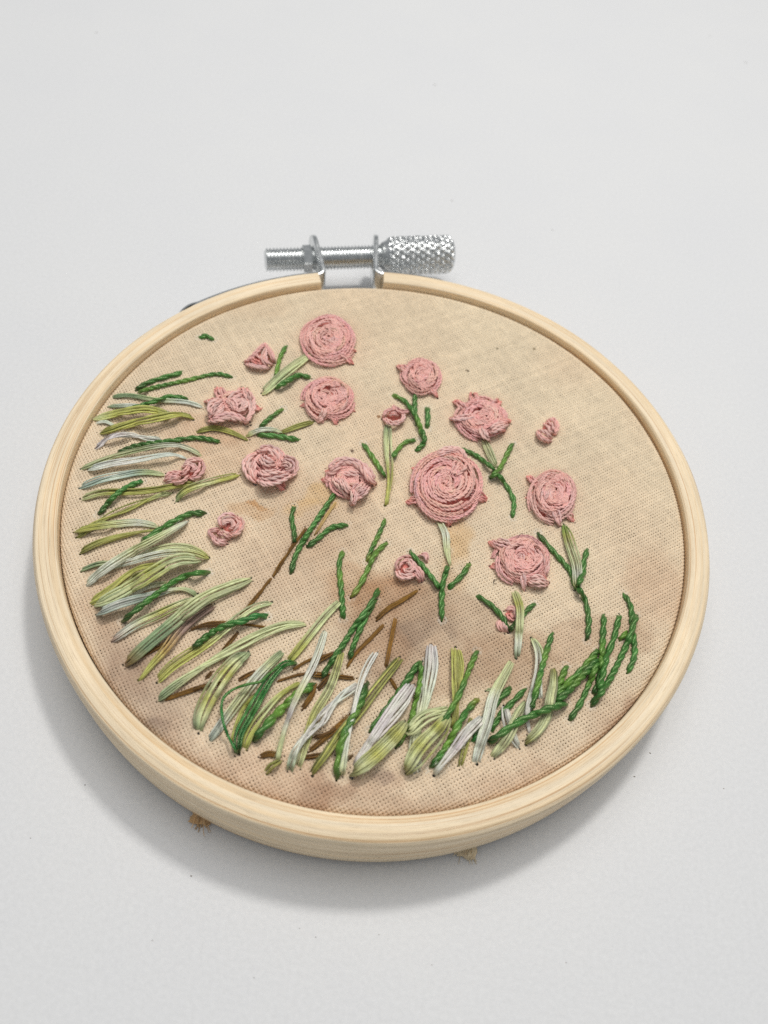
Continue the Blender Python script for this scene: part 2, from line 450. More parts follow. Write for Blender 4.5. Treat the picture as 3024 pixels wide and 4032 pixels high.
# specks of dust lying on the table
ac = Acc()
for (x, y, r) in ((505, 2957, .16), (753, 3450, .2), (335, 3090, .14), (600, 3703, .13), (1244, 3690, .12), (1492, 3680, .12), (2560, 2965, .22), (2498, 3058, .2),
                  (2795, 144, .35), (2937, 245, .45), (1712, 333, .4), (1780, 790, .3), (380, 128, .3), (2230, 3790, .12), (1700, 3800, .1), (2850, 3105, .14), (1180, 3655, .1),
                  (2175, 905, .25), (120, 3300, .1), (1000, 3850, .1)):
    p = at(x, y, -ZT+.03)
    a = np.linspace(0, 6.283, 6, endpoint=False); rr = r*.62*(.6+.7*rng.random(6))
    V = np.stack([np.stack([p[0]+k*rr*np.cos(a)*1.5, p[1]+k*rr*np.sin(a)*.8, 0*a+p[2]+(.05 if k < .5 else -.02)], -1) for k in (.05, .6, 1)])
    ac.grid(V, np.ones((3, 6, 3)), np.zeros((3, 6, 2)))
tag(ac.obj('dust', plain('dust_grey', (140, 134, 128))), kind='stuff')

# ------------------------------------------------------------------ hoop
hoop = empty('embroidery_hoop')
tag(hoop, 'round pale bamboo embroidery hoop with metal tightening screw, lying on white table', 'embroidery hoop')

def ring(name, prof, th0, th1, mat_, parent, n=900, rough=.0):
    acc = Acc()
    prof = np.array(prof, float)
    # finer profile
    q = np.vstack([prof, prof[:1]]); L = np.concatenate([[0], np.cumsum(np.hypot(*np.diff(q, axis=0).T))])
    s = np.unique(np.concatenate([np.arange(0, L[-1], .3), L])); s = s[s < L[-1]-1e-6]
    pr = np.stack([np.interp(s, L, q[:, 0]), np.interp(s, L, q[:, 1])], 1)
    th = np.linspace(th0, th1, n)
    d = rough*(vnoise(th[:, None]*53/14+np.zeros(len(s)), s[None]/.28+0*th[:, None], 1.0, 50)-.5)
    d2 = rough*1.2*(vnoise(th[:, None]*53/60+np.zeros(len(s)), s[None]/.9+0*th[:, None], 1.0, 51)-.5)
    cen = pr.mean(0); out = pr-cen; out /= np.linalg.norm(out, axis=1)[:, None]
    rr = pr[None, :, 0]+(d+d2)*out[None, :, 0]+harm(th)[:, None]; zz = pr[None, :, 1]+(d+d2)*out[None, :, 1]
    V = np.stack([rr*np.cos(th)[:, None], rr*np.sin(th)[:, None], zz], -1)
    uv = np.stack(np.broadcast_arrays(th[:, None]*52, s[None]), -1)
    m = len(s)
    acc.grid(V, np.ones(V.shape), uv)
    full = abs(th1-th0-2*math.pi) < 1e-6
    if not full:                                  # sawn end faces
        for k in (0, -1):
            c = V[k].mean(0)
            W = np.stack([V[k], V[k]*.02+c*.98]) if k == -1 else np.stack([V[k]*.02+c*.98, V[k]])
            uvk = np.stack([uv[k], uv[k]*.02+uv[k].mean(0)*.98]) if k == -1 else np.stack([uv[k]*.02+uv[k].mean(0)*.98, uv[k]])
            acc.grid(W, np.ones(W.shape), uvk)
    # rings run counter-clockwise with the profile; turn faces outwards
    return acc.obj(name, mat_, parent)

outer_prof = [(50.0, -11.4), (50.0, -.35), (50.12, -.1), (50.4, 0.0), (51.3, .02), (52.2, -.02), (52.9, -.18), (53.3, -.45), (53.52, -.8), (53.6, -1.15),
              (53.55, -1.32), (53.63, -1.5), (53.66, -4), (53.6, -8.5), (53.45, -11.0), (53.2, -11.4)]
TH_L, TH_R = R_(111.2), R_(97.1)
ring('outer_ring', outer_prof, TH_L, TH_R+2*math.pi, M_WOOD, hoop, 720, .15)
inner_prof = [(46.4, -12.3), (46.4, -2.0), (46.7, -1.65), (47.6, -1.55), (48.7, -1.6), (49.2, -2.0), (49.4, -2.6), (49.4, -12.3)]
ring('inner_ring', inner_prof, 0, 2*math.pi, M_WOOD, hoop, 180, .03)

# metal brackets: a band on the wood bent outwards into a lug that carries the screw
SZ = -5.0
def bracket(th_edge, th_end, sign):
    """band from th_end along the outside of the ring to th_edge, then out radially"""
    pts = []
    r0 = 54.05
    for t in np.linspace(th_end, th_edge, 60):
        r = r0+float(harm(t)); pts.append((r*math.cos(t), r*math.sin(t)))
    rd = np.array([math.cos(th_edge), math.sin(th_edge)]); tn = np.array([-rd[1], rd[0]])*sign   # towards the band
    e = np.array(pts[-1])
    # fillet
    cc = e + rd*1.3
    for a in np.linspace(0, math.pi/2, 9)[1:]:
        pts.append(tuple(cc - rd*1.3*math.cos(a) - tn*1.3*math.sin(a)))
    s0 = np.array(pts[-1])
    for x in np.concatenate([np.linspace(0, 7.2, 12)[1:], np.linspace(7.2, 12.6, 26)[1:]]):
        pts.append(tuple(s0+rd*x))
    P = np.array(pts); L = np.concatenate([[0], np.cumsum(np.hypot(*np.diff(P, axis=0).T))])
    T = np.gradient(P, axis=0); T /= np.hypot(*T.T)[:, None]; N = np.stack([T[:, 1], -T[:, 0]], 1)
    Lh = L[-1]-5.0
    hh = np.full(len(P), 4.2)
    k = L > Lh; hh[k] = 4.95*np.sqrt(np.clip(1-((L[k]-Lh)/5.0)**2, 0.0005, 1))
    k = (L > L[-1]-15) & (L <= Lh); hh[k] = np.interp(L[k], [L[-1]-15, Lh], [4.2, 4.95])
    k = L < 3.2; hh[k] = 4.2*np.sqrt(np.clip(1-((3.2-L[k])/3.2)**2, .0005, 1))
    acc = Acc(); tk = .46; bv = .14
    sec = [(-tk, -1), (-tk+bv, -1.03), (tk-bv, -1.03), (tk, -1), (tk, 1), (tk-bv, 1.03), (-tk+bv, 1.03), (-tk, 1)]
    V = np.array([[[P[i, 0]+N[i, 0]*a, P[i, 1]+N[i, 1]*a, SZ-.35+hh[i]*b] for a, b in sec] for i in range(len(P))])
    # small stamped dimple near the free end of the band
    acc.grid(V, np.ones(V.shape), np.zeros((*V.shape[:2], 2)))
    return acc.obj('bracket', M_METAL, hoop)
b1 = bracket(TH_L-.004, R_(141.5), 1)
b2 = bracket(TH_R+.004, R_(82), -1)

# embossed tab on the left band's end
acc = Acc(); t = R_(138.7); r = 54.45+float(harm(t))
ce = np.array([r*math.cos(t), r*math.sin(t), -2.8]); rd = np.array([math.cos(t), math.sin(t), 0]); tn = np.array([-rd[1], rd[0], 0])
V = []
for k, (rr, o) in enumerate(((2.6, -.3), (2.5, .12), (2.1, .5), (1.3, .72), (.05, .8))):
    V.append([ce+rd*o+tn*rr*math.cos(a)*1.2+np.array([0, 0, 1])*rr*math.sin(a)*.75 for a in np.linspace(0, 6.2832, 24, endpoint=False)])
V = np.array(V); acc.grid(V, np.ones(V.shape), np.zeros((*V.shape[:2], 2)))
acc.obj('rivet_head', M_METAL, b1)

# screw
A0 = np.array([-31.2, 55.95, SZ+.2]); B0 = np.array([6.7, 67.2, SZ+.2]); AX = (B0-A0)/np.linalg.norm(B0-A0)
SX = np.cross(AX, [0, 0, 1]); SX /= np.linalg.norm(SX); UX = np.cross(SX, AX)
LEN = np.linalg.norm(B0-A0)
def lathe(acc, s, R):       # s (n,), R (n,m)
    m = R.shape[1]; a = np.linspace(0, 2*math.pi, m, endpoint=False)
    V = A0+s[:, None, None]*AX + R[..., None]*(np.cos(a)[None, :, None]*SX+np.sin(a)[None, :, None]*UX)
    acc.grid(V, np.ones(V.shape), np.zeros((*V.shape[:2], 2)))
acc = Acc()
KN = 15.6
s = np.arange(0, LEN-KN+.5, .085); a = np.linspace(0, 2*math.pi, 40, endpoint=False)
ph = (s[:, None]/.7 - a[None]/(2*math.pi)) % 1
R = 1.9+.52*(1-np.abs(2*ph-1))**.8
R[0] = .01; R[1] = 1.6; R[2] = np.minimum(R[2], 1.9)
s[1] = s[0]+.001
lathe(acc, s, R)
screw = acc.obj('screw', M_METAL, hoop)
# knurled knob
acc = Acc()
s = np.arange(0, KN, .075); a = np.linspace(0, 2*math.pi, 220, endpoint=False)
base = np.interp(s, [0, .5, 1.6, 2.6, KN-1.0, KN-.45, KN-.15, KN], [2.4, 3.0, 3.5, 3.72, 3.72, 3.6, 3.3, 3.0])
nn = 17; hx = nn/(2*math.pi*3.6)*.62
u1 = (a[None]*nn/(2*math.pi)+s[:, None]*hx) % 1; u2 = (a[None]*nn/(2*math.pi)-s[:, None]*hx) % 1
kn = np.minimum(1-np.abs(2*u1-1), 1-np.abs(2*u2-1))
kn = np.minimum(kn, .62)/.62
fade = np.interp(s, [0, 1.4, 2.4, KN-1.0, KN-.3], [0, 0, 1, 1, 0])[:, None]
kn = kn*(.75+.5*vnoise(a[None]*8+0*s[:, None], s[:, None]*2+0*a[None], 1.0, 71))
R = base[:, None]-.16+.50*(kn-.35)*fade
s = np.concatenate([[0, 0.001], s, [KN, KN+.002]])
R = np.vstack([np.full((1, 220), .01), np.full((1, 220), 1.9), R, np.full((1, 220), 2.6), np.full((1, 220), .01)])
lathe(acc, s+LEN-KN, R)
acc.obj('knurled_knob', M_METAL, screw)
# square nut held against the left lug
lug_s = float(np.dot(np.array([*(np.array([math.cos(TH_L), math.sin(TH_L)])*64), SZ])-A0, AX))
acc = Acc()
a = np.linspace(0, 2*math.pi, 48, endpoint=False)
hexr = 2.4/np.cos(((a+.75) % (math.pi/3))-math.pi/6)
s = np.array([0, .0, .2, 1.5, 1.7, 1.7])+lug_s-.9
R = np.stack([a*0+1.6, np.minimum(hexr, 2.7), hexr, hexr, np.minimum(hexr, 2.75), a*0+1.6])
lathe(acc, s, R); acc.obj('nut', M_METAL, hoop, flat=True)

# ------------------------------------------------------------------ embroidery
cloth = empty('embroidered_cloth')
tag(cloth, 'tea-stained beige cloth stretched in the hoop, stitched with pink roses and green grass', 'embroidery')

def stitch(name, mat_, fn, label=None, parent=None, *args, **kw):
    acc = Acc(); fn(acc, *args, **kw)
    o = acc.obj(name, mat_, parent or cloth)
    if label: o['label'] = label
    return o
COLN = {'G': 'dark green', 'g': 'mid green', 'Y': 'yellowish green', 'O': 'olive green', 'o': 'dark olive', 'P': 'pale green', 'p': 'pale sage', 'W': 'off-white',
        'w': 'white', 'S': 'sage green', 'B': 'blue-grey', 'b': 'pale blue', 'L': 'lilac grey', 'M': 'mauve brown', 'N': 'brown', 'T': 'tan', 'n': 'dark brown', 'D': 'dark green', 'E': 'bright green'}
def main_col(c):
    return COLN[max(set(c), key=c.count)]
def PE(name, wid, cols, spec, **kw):
    stitch(name, M_PERLE, perle, 'glossy twisted %s %s' % (main_col(cols), name.replace('_', ' ')), None, pp(spec), wid, cols, **kw)
def FL(name, wid, cols, spec, **kw):
    stitch(name, M_FLOSS, floss, 'soft loose %s %s' % (main_col(cols), name.replace('_', ' ')), None, pp(spec), wid, cols, **kw)
def BR(wid, cols, spec, **kw):
    kw.setdefault('n', 4); wid = wid*.68; kw.setdefault('fz', 4.0)
    stitch('branch_stitch', M_BROWN, floss, None, None, pp(spec), wid, cols, **kw)

# brown ground and twig stitches first: everything else lies over them
BR(.95, 'NN', 'e 965 655, 800 880, 640 1135', tw=.2)
BR(.95, 'NN', 'e 640 1125, 480 1330, 335 1492', tw=.2)
BR(.7, 'nNN', 'f 930 440, 1100 370, 1300 355', n=3)
BR(.6, 'nN', 'f 985 405, 1120 395, 1300 375', n=3)
BR(.7, 'NN', 'f 1380 375, 1500 380, 1655 405', n=3)
BR(.9, 'nNN', 'f 1400 440, 1300 560, 1235 640')
BR(.9, 'nNn', 'f 340 755, 560 640, 790 510')
BR(1.05, 'NNn', 'f 690 1085, 900 1010, 1150 925')
BR(.8, 'nNN', 'f 1380 905, 1460 860, 1555 812')
BR(.7, 'nn', 'f 1080 890, 1120 850, 1160 800', n=3)
BR(.8, 'nN', 'g 0 600, 180 550, 380 520')
BR(.8, 'NnN', 'g 930 510, 1200 430, 1440 415')
BR(.9, 'NNN', 'g 1100 390, 1300 270, 1560 205')
BR(1.2, 'nNN', 'g 745 1335, 850 1300, 1000 1320')
BR(1.25, 'NNn', 'g 1360 540, 1310 670, 1215 810')
BR(1.05, 'NNN', 'j 385 1085, 240 1240, 120 1360, 30 1500')
BR(1.25, 'NNNn', 'j 490 1035, 450 1250, 405 1490')
BR(1.0, 'NN', 'h 670 520, 710 580, 750 650')
BR(1.3, 'nNNN', 'j 305 1052, 420 945, 560 865, 705 765')
BR(1.1, 'NNn', 'h -60 500, 130 505, 355 525')
BR(1.0, 'NN', 'h -60 400, 60 330, 150 285')
BR(1.25, 'nNN', 'h -80 1210, 120 1030, 300 860')
BR(1.1, 'nn', 'h 0 630, 60 560, 110 500')
BR(1.1, 'nn', 'g 1200 1340, 1400 1310, 1560 1290')
BR(.9, 'nn', 'h 170 1330, 250 1290, 340 1240')
BR(.8, 'nn', 'g 1330 1120, 1480 1080, 1600 1000')
FL('stem_stitch', .55, 'TTN', 'e 1240 425, 1150 550, 1070 690, 1035 740', n=3, fz=1.5)

# left bank of grass
FL('grass_stitch', 1.15, 'SSPbW', 'a 455 742, 600 722, 800 765, 1000 785, 1150 785, 1305 840')
FL('grass_stitch', .9, 'SbSS', 'a 415 832, 620 826, 850 855, 1010 905')
PE('grass_stitch', 1.15, 'DGG', 'a 672 680, 760 620, 880 575, 1110 512')
PE('grass_stitch', 1.0, 'YGYGG', 'a 700 695, 900 640, 1200 575, 1430 522, 1580 560')
PE('grass_stitch', 1.1, 'GGG', 'a 585 862, 800 800, 1000 735, 1155 760', lift=.2)
FL('grass_stitch', .9, 'wbW', 'a 305 990, 390 972, 480 1015', n=4)
FL('grass_stitch', 1.5, 'POOOo', 'a 285 945, 450 905, 750 850, 900 880, 1000 915', lift=.5, spread=1.3)
FL('grass_stitch', 1.6, 'oOOOo', 'a 350 1080, 600 1005, 900 945, 1120 905, 1220 950', lift=.2)
FL('leaf_stitch', 1.05, 'oOOo', 'a 1240 1068, 1400 1035, 1600 1090, 1730 1150')
FL('grass_stitch', 1.15, 'LLwb', 'a 300 1228, 420 1130, 560 1092, 730 1120, 930 1150', tw=.16)
PE('grass_stitch', 1.15, 'DGGG', 'a 505 1262, 700 1190, 950 1160, 1250 1120, 1460 1162')
FL('grass_stitch', 1.1, 'pPpWP', 'a 165 1412, 400 1315, 700 1240, 950 1190, 1150 1205, 1285 1290')
FL('grass_stitch', 1.35, 'bwbb', 'a 235 1420, 450 1362, 700 1330, 950 1280, 1060 1280, 1155 1325')
FL('grass_stitch', 1.3, 'BBbBpP', 'a 155 1592, 350 1520, 600 1470, 750 1440, 950 1468')
FL('grass_stitch', 1.3, 'OOOOP', 'b 130 628, 350 470, 600 370, 850 250, 1005 212', tw=.1)
FL('grass_stitch', 1.5, 'POOOO', 'b 175 272, 350 205, 600 215, 900 190, 1100 140, 1260 135')
PE('grass_stitch', 1.15, 'DGgE', 'b 328 420, 450 270, 590 160, 740 103', lift=.2)
FL('grass_stitch', 1.25, 'SOPOO', 'b 1045 295, 1130 200, 1400 120, 1640 45', lift=.1)
FL('grass_stitch', 1.2, 'OOPWP', 'b 110 575, 300 530, 500 510, 700 490, 890 535')
FL('grass_stitch', 1.3, 'oOOO', 'b 155 775, 300 690, 550 615, 860 560')
PE('grass_stitch', 1.3, 'GGGD', 'b 735 665, 900 560, 1050 470, 1200 400, 1320 412', lift=.2)
FL('grass_stitch', .9, 'SSP', 'b 165 945, 300 890, 450 865', n=4)
FL('grass_stitch', .95, 'WPPO', 'b 640 850, 850 745, 1050 712, 1220 735, 1355 825', lift=.5)
FL('grass_stitch', 1.1, 'SWWPO', 'b 350 925, 600 870, 850 790, 1100 765, 1250 775, 1350 830', lift=.3)
FL('grass_stitch', 1.4, 'WWPPW', 'b 218 1078, 350 950, 600 790, 800 680, 1000 570, 1150 480', lift=.2)
FL('grass_stitch', 1.3, 'OOOo', 'b 248 1245, 450 1120, 600 990, 750 910, 950 900', lift=.5, spread=1.3)
FL('grass_stitch', .9, 'bwP', 'b 350 1290, 600 1190, 800 1090, 980 1062', n=4)
FL('grass_stitch', 1.7, 'PPOPP', 'b 300 1265, 600 1120, 850 960, 1050 845, 1180 822, 1270 858', lift=.5, spread=1.2)
FL('grass_stitch', 1.5, 'BbBbPS', 'b 322 1345, 500 1260, 700 1210, 900 1160, 1150 1105, 1245 1175')
PE('grass_stitch', 1.2, 'DGGG', 'b 548 1415, 700 1290, 850 1175, 1000 1060, 1200 965, 1360 962', lift=.3)
FL('grass_stitch', 1.3, 'MWPOPP', 'f 215 535, 450 370, 620 300, 850 185, 1020 130', lift=.2)
FL('grass_stitch', 1.35, 'MMMTOO', 'f 1165 200, 1060 250, 900 380, 800 500, 700 640, 580 760, 470 905')
FL('grass_stitch', 1.7, 'NSSPPPP', 'f 345 755, 500 610, 700 440, 850 330, 980 200, 1200 80, 1360 20, 1510 -40', lift=.4, spread=1.2)
FL('grass_stitch', 1.25, 'OOOPPp', 'f 645 908, 720 800, 900 685, 1150 520, 1350 350, 1500 230, 1620 165, 1705 172', lift=.2)
PE('grass_stitch', 1.25, 'DGGEE', 'f 965 600, 1150 450, 1300 375, 1450 345, 1560 290, 1668 302', lift=.3, pitch=3.4)
FL('grass_stitch', 1.5, 'SPPPPP', 'f 650 1075, 800 940, 1050 780, 1300 635, 1500 525, 1700 425, 1900 350, 2020 370', lift=.3)

# stems and leaves of the roses
FL('stem_stitch', 1.7, 'PPpP', 'c 1010 455, 850 575, 700 700, 555 835', lift=.1)
PE('leaf_stitch', 1.1, 'GYY', 'c 775 385, 720 490, 675 670')
PE('leaf_stitch', 1.35, 'GGG', 'c 1000 682, 900 655, 800 705, 680 775')
PE('leaf_stitch', 1.2, 'GG', 'a 1268 190, 1330 172, 1405 208', pitch=3.5)
PE('leaf_stitch', 1.1, 'YGG', 'c 745 972, 620 1060, 525 1150')
PE('leaf_stitch', 1.25, 'GgG', 'c 890 1262, 700 1228, 505 1212')
FL('leaf_stitch', 1.15, 'oOOo', 'c 1030 1090, 880 1135, 715 1195')
FL('stem_stitch', 1.1, 'OWWP', 'c 405 1225, 500 1180, 650 1165, 740 1195')
PE('stem_stitch', 1.15, 'GGgGGD', 'e 1235 330, 1100 530, 960 740, 860 920, 820 1088', lift=.1)
PE('leaf_stitch', 1.05, 'GGGD', 'e 850 460, 825 560, 850 700, 850 810')
PE('leaf_stitch', 1.15, 'GGGD', 'e 1350 635, 1200 655, 1080 755, 970 838')
PE('stem_stitch', 1.15, 'GgG', 'd 432 365, 432 480, 450 600')
PE('leaf_stitch', 1.15, 'YGGYG', 'd 268 378, 350 415, 420 500, 460 580, 490 700')
PE('stem_stitch', 1.2, 'GGGG', 'd 480 630, 502 690, 490 735, 438 785')
PE('leaf_stitch', 1.3, 'GgG', 'd 520 472, 526 540, 520 618')
FL('stem_stitch', 1.55, 'SPPOOO', 'd 232 598, 228 750, 245 920, 238 1050, 218 1182')
PE('leaf_stitch', 1.15, 'GYG', 'd 55 732, 120 825, 215 968')
PE('leaf_stitch', 1.1, 'GYG', 'd 435 705, 350 728, 265 835')
FL('stem_stitch', 1.4, 'PPP', 'd 925 700, 970 800, 1020 900')
PE('leaf_stitch', 1.1, 'GGG', 'd 770 770, 870 815, 970 888, 1015 930')
PE('leaf_stitch', 1.15, 'GYYG', 'd 1140 730, 1090 830, 1045 920, 975 980')
PE('stem_stitch', 1.1, 'GGgG', 'd 1035 950, 1110 1060, 1152 1160, 1135 1272')
PE('leaf_stitch', 1.15, 'DGGGG', 'd 1322 1382, 1440 1520, 1560 1659, i 972 152')
FL('stem_stitch', 1.25, 'YOPPWO', 'd 1508 1325, 1550 1470, 1605 1640, i 968 135', lift=.2, spread=1.2)
PE('leaf_stitch', 1.2, 'GGG', 'm 1370 1215, 1320 1380, 1320 1500, 1235 1700')
PE('stem_stitch', 1.15, 'GGGGD', 'i 985 130, 1045 230, 1075 400, 1062 565')
FL('stem_stitch', 1.4, 'PWPP', 'j 895 120, 960 250, 965 400, 1005 545')
PE('leaf_stitch', 1.05, 'GGgG', 'j 625 408, 740 540, 840 660, 905 750')
PE('stem_stitch', 1.15, 'GGGGG', 'j 978 548, 935 700, 922 850, 925 1048', lift=.2)
PE('leaf_stitch', 1.15, 'YGGG', 'j 1180 522, 1120 620, 1050 690, 980 752')
PE('grass_stitch', 1.15, 'YGYGGG', 'e 1305 885, 1270 980, 1280 1150, 1300 1350, 1305 1508')
PE('grass_stitch', 1.0, 'YGYGo', 'j 398 105, 330 260, 270 380, 222 505')
PE('grass_stitch', 1.1, 'YYYYo', 'j 412 325, 300 430, 230 580, 150 740, 75 835', lift=.15)

# bottom bank of grass
PE('grass_stitch', 1.1, 'GGgGGD', 'j 305 862, 210 1030, 120 1230, 60 1405')
PE('grass_stitch', 1.15, 'GGgGGGD', 'j 335 762, 230 950, 100 1110, h 250 200, 140 350, 42 520', lift=.2)
FL('grass_stitch', 1.35, 'PPPOO', 'e 1270 1345, 1150 1460, 1040 1600, g 1180 150, 1060 290')
FL('grass_stitch', 1.2, 'OPOP', 'h 225 285, 170 480, 90 700, g 1400 750, 1320 950, 1250 1200, 1175 1440', lift=.1)
FL('grass_stitch', 1.9, 'SPOPOPS', 'g 88 1045, 110 900, 250 620, 400 400, 540 250, 625 195', lift=.7, spread=1.35, n=9)
FL('grass_stitch', 1.45, 'BWPPWPS', 'g 210 1150, 350 950, 500 740, 700 480, 850 320, 1005 185', lift=.2)
FL('grass_stitch', .8, 'OOo', 'g 460 1160, 520 950, 600 780, 710 640', n=4)
FL('grass_stitch', 1.5, 'OOPOO', 'g 580 1240, 650 1060, 800 850, 950 680, 1090 570, 1190 515', lift=.3)
stitch('grass_stitch', M_PERLE, floss, 'untwisted silky green grass_stitch'.replace('_', ' '), None, pp('g 512 1290, 525 1080, 620 900, 750 660, 880 450, 1040 300, 1145 305'), 1.35, 'DEgEEG', sm=.1, lift=.8, n=5, fz=.6, jit=.12)
stitch('loose_strand', M_PERLE, floss, 'single stray green strand standing off the grass in a loop', None, pp('g 505 1280, 400 1080, 345 900, 345 720, 440 610, 600 545, 760 510, 850 430, 980 330'), .42, 'EEGG', sm=0, lift=2.4, n=1, fz=0, rs=.2)
PE('grass_stitch', 1.5, 'DGYYYG', 'g 695 1138, 850 960, 1000 800, 1150 650, 1335 548', lift=.3)
FL('grass_stitch', 1.2, 'WWwPLPP', 'h 72 82, 20 250, -60 450, g 1180 620, 1110 800, 1030 1030, 960 1240, 945 1390', lift=.4)
FL('grass_stitch', .9, 'OO', 'g 825 1505, 880 1440, 980 1375', n=4)
FL('grass_stitch', 1.5, 'oOOOOOo', 'h 775 335, 600 550, 450 740, 340 900, 150 1090, g 1600 1140, 1450 1330, 1320 1515', lift=.3)
FL('grass_stitch', 1.45, 'SWwwwbw', 'g 1085 1480, 1110 1300, 1250 1100, 1450 900, h 0 950, 150 760, 300 630, 385 580', lift=.5, tw=.09)
PE('grass_stitch', 1.45, 'DGYGYYD', 'h 462 565, 400 750, 300 950, 215 1160, 180 1455', lift=.4)
FL('grass_stitch', 1.15, 'wwwwWP', 'h 550 278, 450 430, 375 680, 335 830, 280 1080, 225 1425', lift=.3)
PE('grass_stitch', 1.3, 'GGGGG', 'h 952 365, 820 570, 650 810, 492 1015')
FL('grass_stitch', 1.9, 'LWPW', 'h 1060 215, 1065 420, 1020 650, 975 880, 900 1150, 930 1400', lift=.1)
PE('grass_stitch', 1.0, 'GYYYYYD', 'h 965 372, 960 560, 905 780, 850 1000, 728 1172', lift=.2)
FL('grass_stitch', 2.2, 'LwLwL', 'h 875 585, 750 760, 600 950, 450 1150, 345 1350', lift=.3, n=9)
FL('grass_stitch', 2.0, 'POPOPo', 'h 820 930, 720 1060, 580 1210, 440 1330, 315 1420', lift=.9, n=11, spread=1.15)
FL('grass_stitch', 1.9, 'OOOOo', 'h 1290 250, 1315 400, 1305 650, 1295 850, 1265 1000', lift=.3, n=9)
FL('grass_stitch', .8, 'oOo', 'h 1430 890, 1385 1150, 1330 1355', n=4)
FL('grass_stitch', 1.9, 'PPPP', 'h 1240 815, 1100 850, 980 905, 845 1035', lift=.2, n=7)
FL('grass_stitch', 1.9, 'POPOPo', 'h 1215 870, 1120 1010, 960 1190, 825 1400', lift=1.0, n=9, spread=1.35)
PE('grass_stitch', 1.1, 'GYYGYGD', 'h 1492 265, 1420 430, 1340 640, 1250 810, 1140 990', lift=.3)
PE('grass_stitch', 1.25, 'oGGYYGD', 'h 1495 715, 1380 850, 1280 1020, 1180 1200, 1058 1355')
PE('grass_stitch', 1.15, 'GGGG', 'i 555 965, 450 1070, 350 1180, 270 1310')
FL('grass_stitch', 1.4, 'wwwb', 'i 385 1105, 410 1220, 440 1320, 505 1440', lift=.1)
FL('grass_stitch', .7, 'SP', 'i 235 972, 290 972', n=3)
PE('grass_stitch', 1.25, 'GGGGE', 'i 435 955, 330 1060, 240 1190, 130 1390')
FL('grass_stitch', 1.5, 'PPPWWWWb', 'i 445 738, 370 880, 310 990, 275 1110, 260 1240, 200 1370, 150 1565', lift=.4)
FL('grass_stitch', 1.7, 'wwLwb', 'h 1535 895, 1400 1030, 1260 1220, 1090 1415', lift=.4)
FL('grass_stitch', 1.5, 'pPPPP', 'i 552 1070, 490 1170, 440 1290, 380 1400, 285 1515', lift=.1, spread=1.15)
FL('grass_stitch', .9, 'PPWw', 'i 615 548, 690 640, 690 760, 670 900, 680 1050', n=4, lift=.2)
FL('grass_stitch', 1.1, 'pWwWww', 'i 612 552, 660 640, 650 830, 600 1000, 560 1150, 590 1335', n=5, lift=.2)
PE('grass_stitch', 1.15, 'GGYgYGD', 'i 778 505, 740 620, 690 800, 645 980, 605 1140', lift=.2)
PE('grass_stitch', 1.2, 'GYYG', 'i 895 770, 850 880, 805 990')
PE('grass_stitch', 1.25, 'GYGYG', 'i 1155 640, 1030 790, 900 920, 795 1020')
PE('grass_stitch', 1.25, 'GGYGG', 'i 1150 715, 1000 880, 900 990, 795 1065')
FL('grass_stitch', 1.5, 'oPPPPo', 'i 785 795, 790 900, 755 1050, 735 1180, 680 1290, 555 1402', lift=.3)
PE('grass_stitch', 1.35, 'GGGGGD', 'i 890 1078, 780 1110, 650 1160, 500 1230, 380 1310, 262 1392', lift=.3)
PE('grass_stitch', 1.1, 'GYGGD', 'i 1150 740, 1060 960, 1000 1090, 915 1218')
PE('grass_stitch', 1.2, 'YY', 'i 1395 495, 1320 560')
PE('grass_stitch', 1.2, 'GGYGD', 'i 1200 360, 1190 550, 1180 750, 1160 900, 1110 1010', lift=.2)
PE('grass_stitch', 1.2, 'GGGGG', 'i 1325 360, 1280 550, 1220 700, 1190 850, 1150 975', lift=.2)
PE('grass_stitch', 1.15, 'GGGgG', 'i 1360 185, 1420 280, 1430 450, 1450 600, 1445 720, 1388 828')
PE('grass_stitch', 1.2, 'GGGGGGD', 'i 1465 360, 1400 560, 1290 800, 1200 960, 1092 1095', lift=.2)

# stem and leaves in front of the bottom rose
def bud(spec_list, name='rosebud', label=None, base=None):
    acc = Acc()
    if base:
        c = pp(base[0])[0]; ball(acc, c, base[1], base[2])
    for (wd, cols, spec, kw) in spec_list:
        wd = wd*.74; kk = dict(n=4, ply=True, fz=1.0, sm=0, endw=.6, jit=.08); kk.update(kw)
        kk['st'] = False; kk['lift'] = kk.get('lift', 0)+.10*len(acc.v)/12
        floss(acc, pp(spec), wd, cols, **kk)
    o = acc.obj(name, M_PINK, cloth)
    if label: o['label'] = label
    return o
def ball(acc, c, rx, ry, h=.9):
    """low padded mound of thread under the visible strands"""
    P0 = at(*c); ex = at(c[0]+rx, c[1])-P0; ey = at(c[0], c[1]-ry)-P0
    q = np.linspace(0, 2*math.pi, 40, endpoint=False); rr = np.linspace(1, .02, 9)
    V = P0+rr[:, None, None]*(np.cos(q)[None, :, None]*ex+np.sin(q)[None, :, None]*ey)
    V[..., 2] = CZ-.1+h*(1-rr[:, None]**2.4)+.08*rng.standard_normal((9, 40))
    acc.grid(V, np.broadcast_to(lin(PAL['k']), V.shape)*(.8+.3*rng.random((9, 40, 1))), np.stack(np.broadcast_arrays(rr[:, None]*3, q[None]*6), -1))  # deeper pink puts the reddish crevice shade between strands into the mound's colour
    for k in (2, 5): stamp(V[k], 1.0, np.full(40, h*(1-rr[k]**2.4)))

